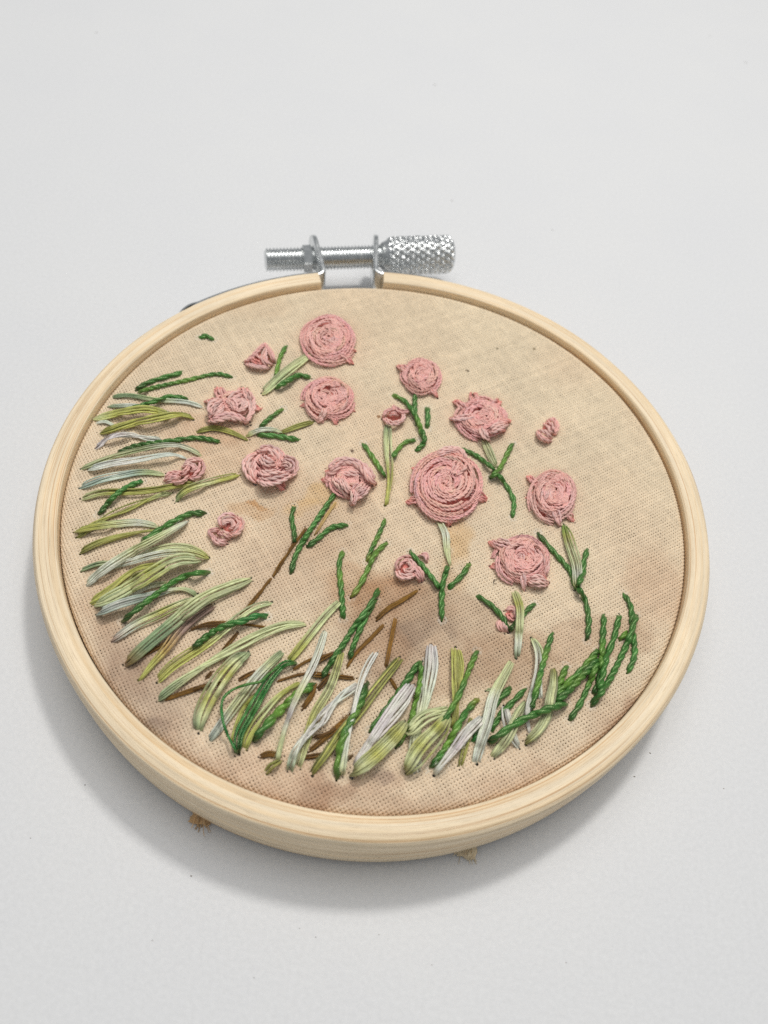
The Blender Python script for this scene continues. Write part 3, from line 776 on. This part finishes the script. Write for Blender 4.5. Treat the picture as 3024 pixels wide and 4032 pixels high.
def rose(c, rx, ry, turns, label, tips=(), over=(), hgt=1.5, seed=0, cw=1, square=.0, spokes=5, inner=.16, lobes=0.0, phase=0.0):
    hgt = hgt*.78
    r0 = np.random.default_rng(seed)
    acc = Acc(); c = np.array(c, float)
    for tp in tips:                                  # ends of the spokes that show around the rim
        e_ = pp(tp[1])[-1]
        p = np.array([c+(e_-c)*.5, c+(e_-c)*.78, c+(e_-c)*.94])
        floss(acc, p, tp[0]*1.1, 'KKk', n=5, ply=True, fz=2.0, jit=.06, endw=.7, sm=0, dip=(False, True), lift=.0)
    P0 = at(*c); ex = at(c[0]+rx, c[1])-P0; ey = at(c[0], c[1]-ry)-P0
    R = .5*(np.linalg.norm(ex)+np.linalg.norm(ey))
    ball(acc, c, rx*.93, ry*.93, hgt*.75)
    dr = .56/R
    nring = max(3, int((1-inner)/dr))
    for m in range(nring):                           # wound from the middle out: each pass ducks under one spoke and over the next
        rk = inner*.6+(0.97-inner*.6)*m/(nring-1)
        narc = spokes if rk > .3 else max(2, spokes-2)
        for q_ in range(narc):
            a0 = 2*math.pi*(q_+.5*(m % 2))/narc+phase+r0.uniform(-.12, .12)
            span = 2*math.pi/narc*r0.uniform(1.05, 1.5)
            skew = r0.uniform(.5, 1.7)*dr*(1 if (m % 2 or cw*seed == 5) else -.8)
            ln = span*rk*R
            n = max(7, int(ln/.2)); t = np.linspace(0, 1, n)
            ang = cw*(a0+span*t)
            base = lin(PAL['K'])*1.0*(1+.08*r0.standard_normal())*(1+.03*r0.standard_normal(3))
            rg = r0.uniform(-.035, .05) if rk > .6 else r0.uniform(-.03, .03)
            for st_ in range(3):
                rad = rk+rg+skew*(t-.5)+dr*.36*(st_-1)+.9*dr*(vnoise(t*1.6, t*0+r0.uniform(0, 99), 1.0, 61)-.5)
                rad = rad-dr*.4*(1-np.sin(math.pi*t))
                rad = rad*(1+lobes*np.cos(spokes*ang+phase))
                sq = 1-square*np.abs(np.sin(2*ang))**2*.25
                V = P0+np.outer(np.cos(ang)*rad*sq, ex)+np.outer(np.sin(ang)*rad*sq, ey)
                dome = hgt*(.62+.38*np.sin(np.clip((rad-inner*.4)/.5, 0, 1)*math.pi/2))*(1-np.clip((rad-.5)/.56, 0, 1)**2.2*.80)
                V[:, 2] = CZ+.12+dome+.46*(np.sin(math.pi*t)**.7-.55)+r0.uniform(-.14, .20)
                col = base*(1+.07*r0.standard_normal())*(.86+.28*vnoise(t*ln, t*0+m*4+q_+st_*3+seed, .9, 63))[:, None]
                plied(acc, V, r0.uniform(.15, .18)*(.75+.35*np.sin(math.pi*t)), col)
                if st_ == 1: fuzz(acc, V, col, .15, 1.0 if rk < .75 else 9.0, 1.5, .015)
    for q_ in range(3 if seed == 5 else 7):
        aa = r0.uniform(0, 6.28); r1_ = r0.uniform(.15, .72); ori = aa*cw+math.pi/2+r0.choice([-1, 1])*r0.uniform(.35, 1.0)
        ln = r0.uniform(.45, .8); t = np.linspace(-.5, .5, 16)
        bs = lin(PAL['K'])*(1+.10*r0.standard_normal())*.97
        for st_ in range(5):
            ux = math.cos(aa)*r1_+np.cos(ori)*t*ln-np.sin(ori)*(st_-2)*.17/R*1.6*(.5+np.cos(t*math.pi)*.5); uy = math.sin(aa)*r1_+np.sin(ori)*t*ln+np.cos(ori)*(st_-2)*.17/R*1.6*(.5+np.cos(t*math.pi)*.5)
            rr_ = np.hypot(ux, uy)
            V = P0+np.outer(ux, ex)+np.outer(uy, ey)
            dome = hgt*(.62+.38*np.sin(np.clip((rr_-inner*.4)/.5, 0, 1)*math.pi/2))*(1-np.clip((rr_-.5)/.56, 0, 1)**2.2*.80)
            V[:, 2] = CZ+.16+dome+.75*(np.cos(math.pi*t)**.7-.6)
            plied(acc, V, .15, np.broadcast_to(bs*(1+.07*r0.standard_normal()), (16, 3)))
    o = acc.obj('rose', M_PINK, cloth); o['label'] = label
    for (wd, spec) in over:
        a2 = Acc(); floss(a2, pp(spec), wd, 'KQK', n=5, ply=True, fz=.6, jit=.07, endw=.6, sm=.08, tw=.06); a2.obj('petal_stitch', M_PINK, o)
    return o

rose((1292, 1350), 108, 93, 4, 'round pink rose at the top, nearest the hoop screw', hgt=1.5, seed=1,
     tips=[(1.6, 'c 1360 400, 1430 440'), (1.3, 'c 1350 500, 1410 560')], over=[(1.3, 'c 1140 320, 1200 350, 1310 360')], inner=.2)
rose((1293, 1578), 97, 80, 4, 'pink rose left of centre with a cross stitch in its lower edge', hgt=1.4, seed=2,
     tips=[(1.0, 'c 960 930, 895 945'), (1.0, 'c 1380 970, 1435 1000'), (1.2, 'c 1200 1080, 1250 1130'), (1.0, 'c 990 820, 940 790')],
     over=[(1.3, 'c 1080 910, 1180 945, 1290 950, 1380 900'), (1.3, 'c 1140 960, 1120 1030, 1075 1105')], inner=.2)
rose((1657, 1492), 75, 68, 4, 'small tight pink rose on a leafy green stem, right of centre', hgt=1.5, seed=3,
     tips=[(1.6, 'd 380 190, 300 170'), (1.0, 'd 480 160, 470 115'), (1.2, 'd 560 370, 600 405')], over=[], inner=.15)
rose((1890, 1655), 102, 80, 3, 'star-edged pink rose on a pale stem, right side', hgt=1.3, seed=4, square=.2,
     tips=[(1.8, 'd 790 470, 715 420'), (1.8, 'd 860 430, 850 360'), (1.6, 'd 780 540, 680 555'), (1.8, 'd 1000 450, 1050 415'), (2.2, 'd 1040 560, 1115 570'), (1.6, 'd 1050 630, 1080 640')],
     over=[(1.5, 'd 910 610, 940 660, 965 710'), (1.5, 'd 870 530, 780 545, 690 552'), (1.7, 'd 970 660, 1030 620, 1100 590')], inner=.2)
rose((1752, 1925), 137, 132, 5, 'largest pink rose, in the middle of the cloth', hgt=2.2, seed=5, spokes=5, phase=.6,
     tips=[(1.6, 'k 340 990, 170 1035'), (1.8, 'k 1240 980, 1370 990'), (1.4, 'k 790 1260, 800 1400'), (1.2, 'k 320 560, 250 500'), (2.4, 'k 700 400, 850 310'), (2.0, 'k 960 400, 1020 420')],
     over=[(1.7, 'k 560 440, 760 300, 960 300, 1080 440'), (1.6, 'k 380 790, 560 880, 760 960')], inner=.14)
rose((2172, 1960), 90, 96, 3, 'pink rose by the right edge on a long pale stem', hgt=1.7, seed=6,
     tips=[(1.6, 'm 620 300, 570 240'), (1.3, 'm 1120 820, 1205 860'), (1.2, 'm 600 500, 550 520'), (1.0, 'm 1150 610, 1210 640')],
     over=[(1.4, 'm 905 600, 950 720, 1010 900'), (1.4, 'm 900 380, 880 500, 900 600'), (1.2, 'm 800 380, 820 480, 780 590')], inner=.15)
rose((2050, 2213), 106, 90, 3, 'pink rose low on the right with a straight central stitch', hgt=1.6, seed=7, phase=1,
     tips=[(1.6, 'm 240 1150, 70 1100'), (1.3, 'm 200 1420, 80 1440'), (1.4, 'm 800 1560, 850 1640')],
     over=[(1.5, 'm 130 1110, 300 1150, 440 1230'), (1.5, 'm 480 1390, 520 1560, 545 1735'), (1.8, 'm 600 1650, 720 1620, 850 1645'), (1.6, 'm 690 1190, 790 1360, 830 1560'), (1.2, 'm 470 1200, 490 1300, 480 1390')], inner=.12)
rose((1065, 1838), 86, 64, 2, 'ragged round pink rose on the left, stemless', hgt=1.5, seed=8,
     tips=[(1.4, 'l 640 370, 685 470')],
     over=[(2.3, 'l 430 90, 340 170, 350 290, 410 380'), (2.2, 'l 420 90, 520 60, 620 110, 640 190'), (1.8, 'l 440 120, 510 200, 620 200'), (1.9, 'l 650 140, 770 190, 790 280, 720 350'),
           (1.5, 'l 660 240, 700 205, 745 235, 700 275'), (1.8, 'l 430 270, 520 290, 620 270'), (2.0, 'l 420 350, 560 360, 760 300'), (1.6, 'l 430 370, 500 400, 580 390')], inner=.2)
rose((1372, 1900), 84, 62, 2, 'open pink rose with an arched upper petal on a twisted green stem', hgt=1.2, seed=9,
     tips=[(1.5, 'l 1130 330, 1060 350'), (1.3, 'l 1170 260, 1100 260')],
     over=[(1.6, 'l 1190 300, 1300 290, 1480 310, 1560 420'), (1.8, 'l 1180 340, 1260 430, 1340 540'), (1.6, 'l 1220 330, 1300 430, 1370 500'), (2.6, 'l 1140 300, 1240 200, 1380 190, 1500 260, 1590 400'), (1.6, 'l 1160 260, 1280 170, 1420 180, 1530 270'),
           (1.7, 'l 1530 420, 1470 500, 1390 560'), (1.5, 'l 1480 390, 1420 450, 1390 520'), (1.5, 'l 1360 450, 1380 530, 1370 615')], inner=.3)
rose((915, 1603), 72, 50, 2, 'ragged four-cornered pink rose on the far left', hgt=1.2, seed=10,
     tips=[(2.0, 'c 190 890, 125 775'), (1.8, 'c 140 920, 25 900'), (2.0, 'c 390 880, 385 780'), (1.5, 'c 440 990, 550 970')],
     over=[(1.8, 'c 70 1050, 100 950, 200 880'), (2.0, 'c 60 1090, 200 1050, 330 1060, 420 1110'), (1.8, 'c 385 790, 440 900, 450 1000, 400 1110'), (1.5, 'c 230 960, 280 870, 390 810'), (1.3, 'c 200 870, 280 930, 300 1010'),
           (1.4, 'c 300 960, 340 900, 385 930, 350 985, 290 970'), (1.4, 'c 180 940, 160 1000, 90 1080')], inner=.2)

bud([(1.4, 'KK', 'c 395 540, 470 480, 570 365', {}), (1.5, 'KQK', 'c 395 550, 500 580, 620 590', {}), (1.4, 'KK', 'c 580 370, 640 460, 665 540', {}), (1.3, 'KkK', 'c 440 500, 500 540, 560 560', {}), (1.3, 'QK', 'c 590 400, 560 500, 590 580', {}), (1.2, 'KK', 'c 480 460, 540 500, 650 570', {})],
    label='triangular pink rosebud at the upper left', base=('c 540 520', 34, 26))
bud([(1.3, 'KK', 'd 195 545, 230 500, 300 480', {}), (1.4, 'KQ', 'd 200 550, 270 590, 340 570', {}), (1.3, 'KK', 'd 270 460, 330 500, 390 500', {}), (1.2, 'QK', 'd 340 500, 345 550, 300 590', {}), (1.0, 'KK', 'd 240 540, 280 520, 310 545', {})],
    label='small pink rosebud beside the twin-leaf stem above centre', base=('d 280 535', 30, 22))
bud([(1.5, 'KK', 'd 1390 570, 1440 560, 1470 610, 1440 670', {}), (1.6, 'KQ', 'd 1370 590, 1410 610, 1420 660', {}), (1.6, 'KK', 'd 1320 650, 1350 690, 1415 720', {}), (1.5, 'QK', 'd 1330 640, 1380 650, 1420 700', {})],
    label='small pink rosebud alone by the right edge', base=('d 1400 630', 26, 26))
bud([(1.5, 'KQ', 'a 1290 1345, 1235 1325, 1170 1345, 1120 1400', {}), (1.5, 'KK', 'a 1280 1340, 1290 1420, 1230 1490, 1170 1500', {}), (1.3, 'QK', 'a 1130 1400, 1190 1380, 1230 1410, 1180 1450', {}), (1.3, 'KK', 'a 1180 1390, 1140 1440, 1100 1490', {}),
     (1.4, 'KK', 'a 1110 1450, 1000 1470, 950 1530', {}), (1.4, 'KQ', 'a 1100 1500, 1040 1500, 960 1545', {}), (1.3, 'KK', 'a 1170 1480, 1110 1530, 1010 1550', {})],
    label='two-lobed pink rosebud among the left grass', base=('a 1190 1420', 30, 30))
bud([(1.5, 'KQK', 'b 1480 540, 1470 470, 1540 430, 1620 450', {}), (1.5, 'KK', 'b 1600 440, 1655 500, 1610 590, 1540 600', {}), (1.3, 'QK', 'b 1500 540, 1510 490, 1570 480, 1590 530, 1540 560', {}), (1.4, 'KK', 'b 1450 560, 1370 570, 1380 620, 1440 640', {}),
     (1.4, 'KQ', 'b 1380 610, 1430 680, 1530 690', {}), (1.3, 'KK', 'b 1440 590, 1500 600, 1560 640', {}), (1.2, 'QK', 'b 1440 640, 1480 660, 1545 650', {})],
    label='two-lobed pink rosebud on its own at the left', base=('b 1560 520', 34, 32))
bud([(1.4, 'KK', 'j 510 590, 520 520, 590 470, 650 490', {}), (1.4, 'KQ', 'j 505 580, 530 640, 610 650, 680 620', {}), (1.3, 'KK', 'j 620 500, 680 550, 740 620, 745 680', {}), (1.3, 'QK', 'j 580 530, 620 510, 650 560, 600 590, 570 560', {}), (1.2, 'KK', 'j 640 600, 700 640, 720 690', {}), (1.2, 'KK', 'j 710 450, 770 440, 780 510', {})],
    label='small pink rosebud under the left leaf of the central stem', base=('j 610 570', 36, 32))
bud([(1.5, 'KQ', 'i 400 330, 440 300, 480 330, 475 390', {}), (1.5, 'kK', 'i 410 350, 440 390, 470 400', {}), (1.5, 'KK', 'i 350 400, 345 440, 385 490', {}), (1.4, 'QK', 'i 365 410, 380 450, 410 495', {})],
    label='split pink rosebud behind a green leaf at the lower right')
PE('leaf_stitch', 1.1, 'GGGD', 'i 160 195, 290 285, 385 400, 415 492', lift=.3)
PE('leaf_stitch', 1.05, 'GGD', 'i 635 262, 560 330, 490 410, 425 485')
FL('stem_stitch', 1.6, 'POPPWS', 'i 468 165, 510 300, 505 480, 490 705', lift=.4)
PE('leaf_stitch', 1.05, 'GGgG', 'j 625 408, 740 540, 840 660, 905 750', lift=.0)

# ------------------------------------------------------------------ the woven cloth itself
STAIN = [  # photo pixel, semi-axes in mm, turn, colour, strength, softness
    ((1690, 2500), 15, 8.5, -8, (175, 139, 109), .62, .45), ((1560, 2420), 8, 6, 30, (173, 136, 105), .5, .4),
    ((2080, 2640), 11, 5, -10, (177, 138, 105), .5, .4), ((2350, 2520), 9, 3.2, 14, (184, 143, 110), .5, .35),
    ((1650, 2495), 4, 3, 20, (132, 115, 103), .55, .8), ((1560, 2640), 5, 3, 60, (150, 122, 100), .4, .8),
    ((2570, 2330), 4.5, 7, -12, (211, 172, 139), .5, .8), ((2450, 2850), 9, 3, 38, (191, 151, 118), .4, .9),
    ((1240, 2060), 7, 9, 55, (198, 160, 125), .38, .9), ((1160, 2230), 9, 7, 40, (193, 154, 123), .4, .9),
    ((1270, 1960), 3.4, 2.2, 40, (227, 190, 131), .7, .7), ((1210, 2010), 3, 2, 10, (231, 194, 140), .6, .8),
    ((1795, 2130), 1.5, 4.4, -8, (220, 179, 120), .75, .9), ((1775, 2290), 2.4, 3, 0, (207, 161, 109), .5, .8), ((1010, 1985), 1.1, .5, 12, (198, 143, 84), .9, .4), ((1000, 2010), 3, 1.4, 30, (213, 168, 117), .6, .6),
    ((1425, 2310), 5, 3, 10, (195, 144, 98), .5, .8), ((1530, 2540), 3.5, 2.5, 0, (186, 141, 102), .4, .9),
    ((830, 1710), 8, 3.4, 8, (218, 177, 142), .55, .7), ((900, 1780), 7, 5, 20, (211, 170, 133), .45, .9), ((620, 1650), 6, 3, 0, (209, 168, 139), .3, .9),
    ((1000, 1200), 7, 2.4, 20, (222, 192, 158), .35, .9), ((560, 2700), 8, 5, -30, (150, 120, 104), .55, .9), ((610, 2870), 2.6, 1.6, -30, (105, 84, 79), .7, .8),
    ((480, 2560), 6, 3, -45, (164, 130, 107), .5, .9), ((800, 3020), 9, 2.6, -38, (175, 136, 109), .45, .8), ((420, 2350), 3, 8, 10, (204, 165, 132), .4, .9),
    ((1250, 3130), 2.2, 1.6, 50, (141, 107, 85), .6, .7), ((1360, 3120), 3.0, 1.4, 60, (146, 110, 87), .55, .7), ((1480, 3060), 5, 1.5, 20, (186, 141, 112), .4, .9), ((1100, 3080), 9, 3, -15, (198, 149, 116), .45, .9),
    ((1560, 3175), 16, 2.0, 3, (175, 134, 103), .45, .9), ((2150, 3060), 10, 2.0, 22, (186, 145, 114), .4, .9), ((2460, 2870), 9, 1.8, 45, (164, 123, 96), .6, .7), ((1510, 3030), 1.4, 1, 0, (132, 105, 98), .6, .7),
    ((1385, 1778), .28, .28, 0, (80, 50, 36), 1.0, .5), ((1840, 1458), .28, .28, 0, (107, 88, 67), 1.0, .5), ((2104, 1375), .3, .3, 0, (141, 126, 95), .8, .5), ((1960, 1373), .3, .2, 0, (118, 105, 78), .8, .5), ((1490, 1640), .35, .35, 0, (164, 123, 83), .9, .5),
    ((1280, 1560), 7, 5, 0, (220, 183, 158), .3, .9), ((1890, 1650), 7.5, 6, 0, (220, 183, 158), .3, .9), ((2172, 1960), 6, 6, 0, (220, 183, 158), .3, .9), ((1293, 1350), 8, 7, 0, (220, 183, 158), .25, .9), ((1490, 2360), 7, 3, 30, (186, 135, 90), .35, .9)]
SP = [(np.array(at(*c))[:2], a, b, math.radians(t), lin(col), s, so) for (c, a, b, t, col, s, so) in STAIN]
HL = np.array(holes)
PERLE_TOP = None
def cloth_colour(x, y):
    u = .5+.5*np.clip((x*.35+y*.94)/50, -1, 1)          # yellower away from the grass, pinker near it
    base = lin((234, 212, 184))[None]*(1-u)[:, None]+lin((236, 219, 190))[None]*u[:, None]
    n = (vnoise(x, y, 9, 80)-.5)*.07+(vnoise(x, y, 3.2, 81)-.5)*.05+(vnoise(x, y, .9, 82)-.5)*.10
    base = base*(1+n)[:, None]
    pk = np.clip(vnoise(x, y, 13, 83)-.45, 0, 1)[:, None]
    base = base*(1-pk*np.array([.02, .09, .12]))
    wx = x+(vnoise(x, y, 3.5, 84)-.5)*3.2+(vnoise(x, y, 1.2, 86)-.5)*.9; wy = y+(vnoise(x, y, 3.5, 85)-.5)*3.2+(vnoise(x, y, 1.2, 87)-.5)*.9
    for (c, a, b, t, col, s, so) in SP:
        big = a > .5
        X = (wx if big else x)-c[0]; Y = (wy if big else y)-c[1]
        p = X*math.cos(t)+Y*math.sin(t); q = -X*math.sin(t)+Y*math.cos(t)
        d = np.sqrt((p/a)**2+(q/b)**2)
        k = np.clip((1+so*.5-d)/so, 0, 1); k = (k*k*(3-2*k)*s*(.66 if big else 1))[:, None]
        if big: k = k*(.8+.4*vnoise(x, y, 1.6, 88))[:, None]
        k = np.clip(k, 0, 1)
        base = base*(1-k)+col*k
    return base

def weave():
    acc = Acc()
    G1 = .5*np.array([math.cos(R_(-51.5)), math.sin(R_(-51.5))]); G2 = .492*np.array([math.cos(R_(37)), math.sin(R_(37))])
    N = 112
    SM = 52.6
    for fam in (0, 1):
        A, B = (G1, G2) if fam == 0 else (G2, G1)
        ii = np.arange(-N*2, N*2+1)/2.0          # half steps along the thread
        nA = np.array([-A[1], A[0]])/np.linalg.norm(A)
        for j in range(-N, N+1):
            joff = .014*rng.standard_normal()
            P = ii[:, None]*A + (j+joff)*B
            P = P[np.hypot(P[:, 0], P[:, 1]) < SM+1.0]
            if len(P) < 4: continue
            im = ii[np.hypot(*(ii[:, None]*A+(j+joff)*B).T) < SM+1.0]
            x, y = P[:, 0], P[:, 1]
            # weave drift and pulls towards the needle holes
            dx = .22*(vnoise(x, y, 17, 90)-.5)+.09*(vnoise(x, y, 1.3, 92+fam)-.5); dy = .22*(vnoise(x, y, 17, 91)-.5)+.09*(vnoise(x, y, 1.3, 94+fam)-.5)
            D = P[:, None]-HL[None, :, :2]; dist = np.hypot(D[..., 0], D[..., 1])+1e-3
            push = .11*HL[None, :, 2]*np.exp(-(dist/(.40*HL[None, :, 2]+.22))**2)
            mv = (D/dist[..., None]*push[..., None]).sum(1)
            P = P+np.stack([dx, dy], 1)+mv
            par = np.where(im % 1 == 0, np.where((im.astype(int)+j) % 2 == 0, 1.0, -1.0), 0.0)*(1 if fam == 0 else -1)
            z = .085*par
            hw = .191*(1+.05*rng.standard_normal()+0.22*(vnoise(im*.5, im*0+j*3, 2.2, 96+fam)-.5))
            tn = np.gradient(P, axis=0); tn /= np.hypot(*tn.T)[:, None]; nr = np.stack([-tn[:, 1], tn[:, 0]], 1)
            V = np.zeros((len(P), 4, 3)); 
            for k, (o, h) in enumerate(((-1, -.075), (-.42, .045), (.42, .045), (1, -.075))):
                V[:, k, :2] = P+nr*(o*hw)[:, None]; V[:, k, 2] = z+h
            # over the inner ring the cloth bends down between the two rings
            th = np.arctan2(V[..., 1], V[..., 0]); r = np.hypot(V[..., 0], V[..., 1])-harm(th)*.9
            q = r-48.75; rb = 1.0
            an = np.clip(q/rb, 0, math.pi/2)
            r2 = np.where(q > 0, 48.75+rb*np.sin(an), r)+harm(th)*.9
            zz = np.where(q > 0, -rb*(1-np.cos(an))-np.clip(q-rb*math.pi/2, 0, 99), 0.0)
            nz = V[..., 2]
            rr = r2+np.where(q > 0, nz*np.sin(an), 0)
            V2 = np.stack([rr*np.cos(th), rr*np.sin(th), CZ+zz+nz*np.cos(an)+.10*(vnoise(V[..., 0], V[..., 1], 11, 97)-.5)], -1)
            col = cloth_colour(x, y)
            tint = 1+.03*rng.standard_normal()+.06*(vnoise(im*.5, im*0+j*3, 2.0, 98+fam)-.5)
            col = col*np.asarray(tint)[:, None]
            ring_ = np.exp(-((dist-(.5*HL[None, :, 2]+.05))/.16)**2).max(1)*HLW_near(dist)
            col = col*(1-ring_[:, None]*.55)+lin((226, 222, 210))*ring_[:, None]*.55
            uv = np.stack(np.broadcast_arrays((im*.5)[:, None]+j*3.3, np.array([0, .3, .7, 1.])[None]+j), -1)
            acc.grid(V2, np.repeat(col[:, None], 4, 1), uv, closed=False)
            acc.f[-1] = acc.f[-1][:, ::-1]
    return acc
def HLW_near(dist):
    i = dist.argmin(1)
    return HLW[i]
HLW = (HL[:, 3] > 0)*(np.random.default_rng(5).random(len(HL)) < .6)*np.random.default_rng(6).uniform(.4, 1, len(HL))
wc = weave().obj('woven_cloth', M_CLOTH, cloth)
tag(wc, kind='stuff')

# frayed corners of the cloth that stick out under the ring
def fray(cx, cy, n, col, spread, name_l):
    acc = Acc()
    for _ in range(n):
        p = at(cx+rng.uniform(-spread, spread), cy+rng.uniform(-14, 10), -ZT+rng.uniform(.1, 1.3))
        d = np.array([rng.uniform(-.7, .7), -rng.uniform(.3, 1.4), rng.uniform(-.5, .2)])
        t = np.linspace(0, 1, 7)[:, None]
        q = p+[0, 1.2, 0]+d*t*1.9+np.array([.4, 0, .3])*np.sin(t*5+rng.uniform(0, 6))*.4
        q[:, 2] = np.maximum(q[:, 2], -ZT+.1)
        tube(acc, q, rng.uniform(.06, .15)*(1-.6*t[:, 0]), np.broadcast_to(lin(col)*rng.uniform(.7, 1.25), (7, 3)), 5)
    for _ in range(3):                                # bits of torn weave
        p = at(cx+rng.uniform(-spread, spread)*.6, cy+rng.uniform(-10, 0), -ZT+.5)
        q = np.linspace(0, 1, 6); X, Y = np.meshgrid(q, q, indexing='ij')
        V = np.stack([p[0]+(X-.5)*2.6+.15*rng.standard_normal(X.shape), p[1]+(Y-.2)*2.2+.15*rng.standard_normal(X.shape), p[2]+.12*rng.standard_normal(X.shape)+.3*Y], -1)
        acc.grid(V, np.broadcast_to(lin(col)*rng.uniform(.8, 1.1), V.shape), np.stack([X*3, Y*3], -1), closed=False)
    o = acc.obj('frayed_corner', M_CLOTH, cloth); o['label'] = name_l
fray(796, 3236, 20, (222, 186, 140), 26, 'brown frayed corner of cloth peeking from under the ring')
fray(1835, 3364, 22, (236, 220, 190), 24, 'paler frayed corner of cloth peeking from under the ring')

# dark curly lint on the big rose and the cloth
acc = Acc()
for spec, h in (('k 300 700, 320 860, 330 960, 380 940, 450 1010, 475 1100', 2.2), ('k 850 950, 930 1010, 1010 1130, 1020 1220, 960 1270', 2.4), ('j 1435 670, 1410 672, 1410 700, 1438 708', .25), ('m 460 1060, 490 1010, 520 990, 520 1010', 1.6), ('m 145 1640, 150 1600, 190 1605', .2)):
    q = spline(pp(spec)); P = at(q[:, 0], q[:, 1], CZ+h); tube(acc, P, .035, np.broadcast_to(lin((60, 50, 44)), (len(P), 3)), 4)
tag(acc.obj('lint', plain('dark_lint', (58, 48, 42)), cloth), kind='stuff')

print('stitches', len(cloth.children))
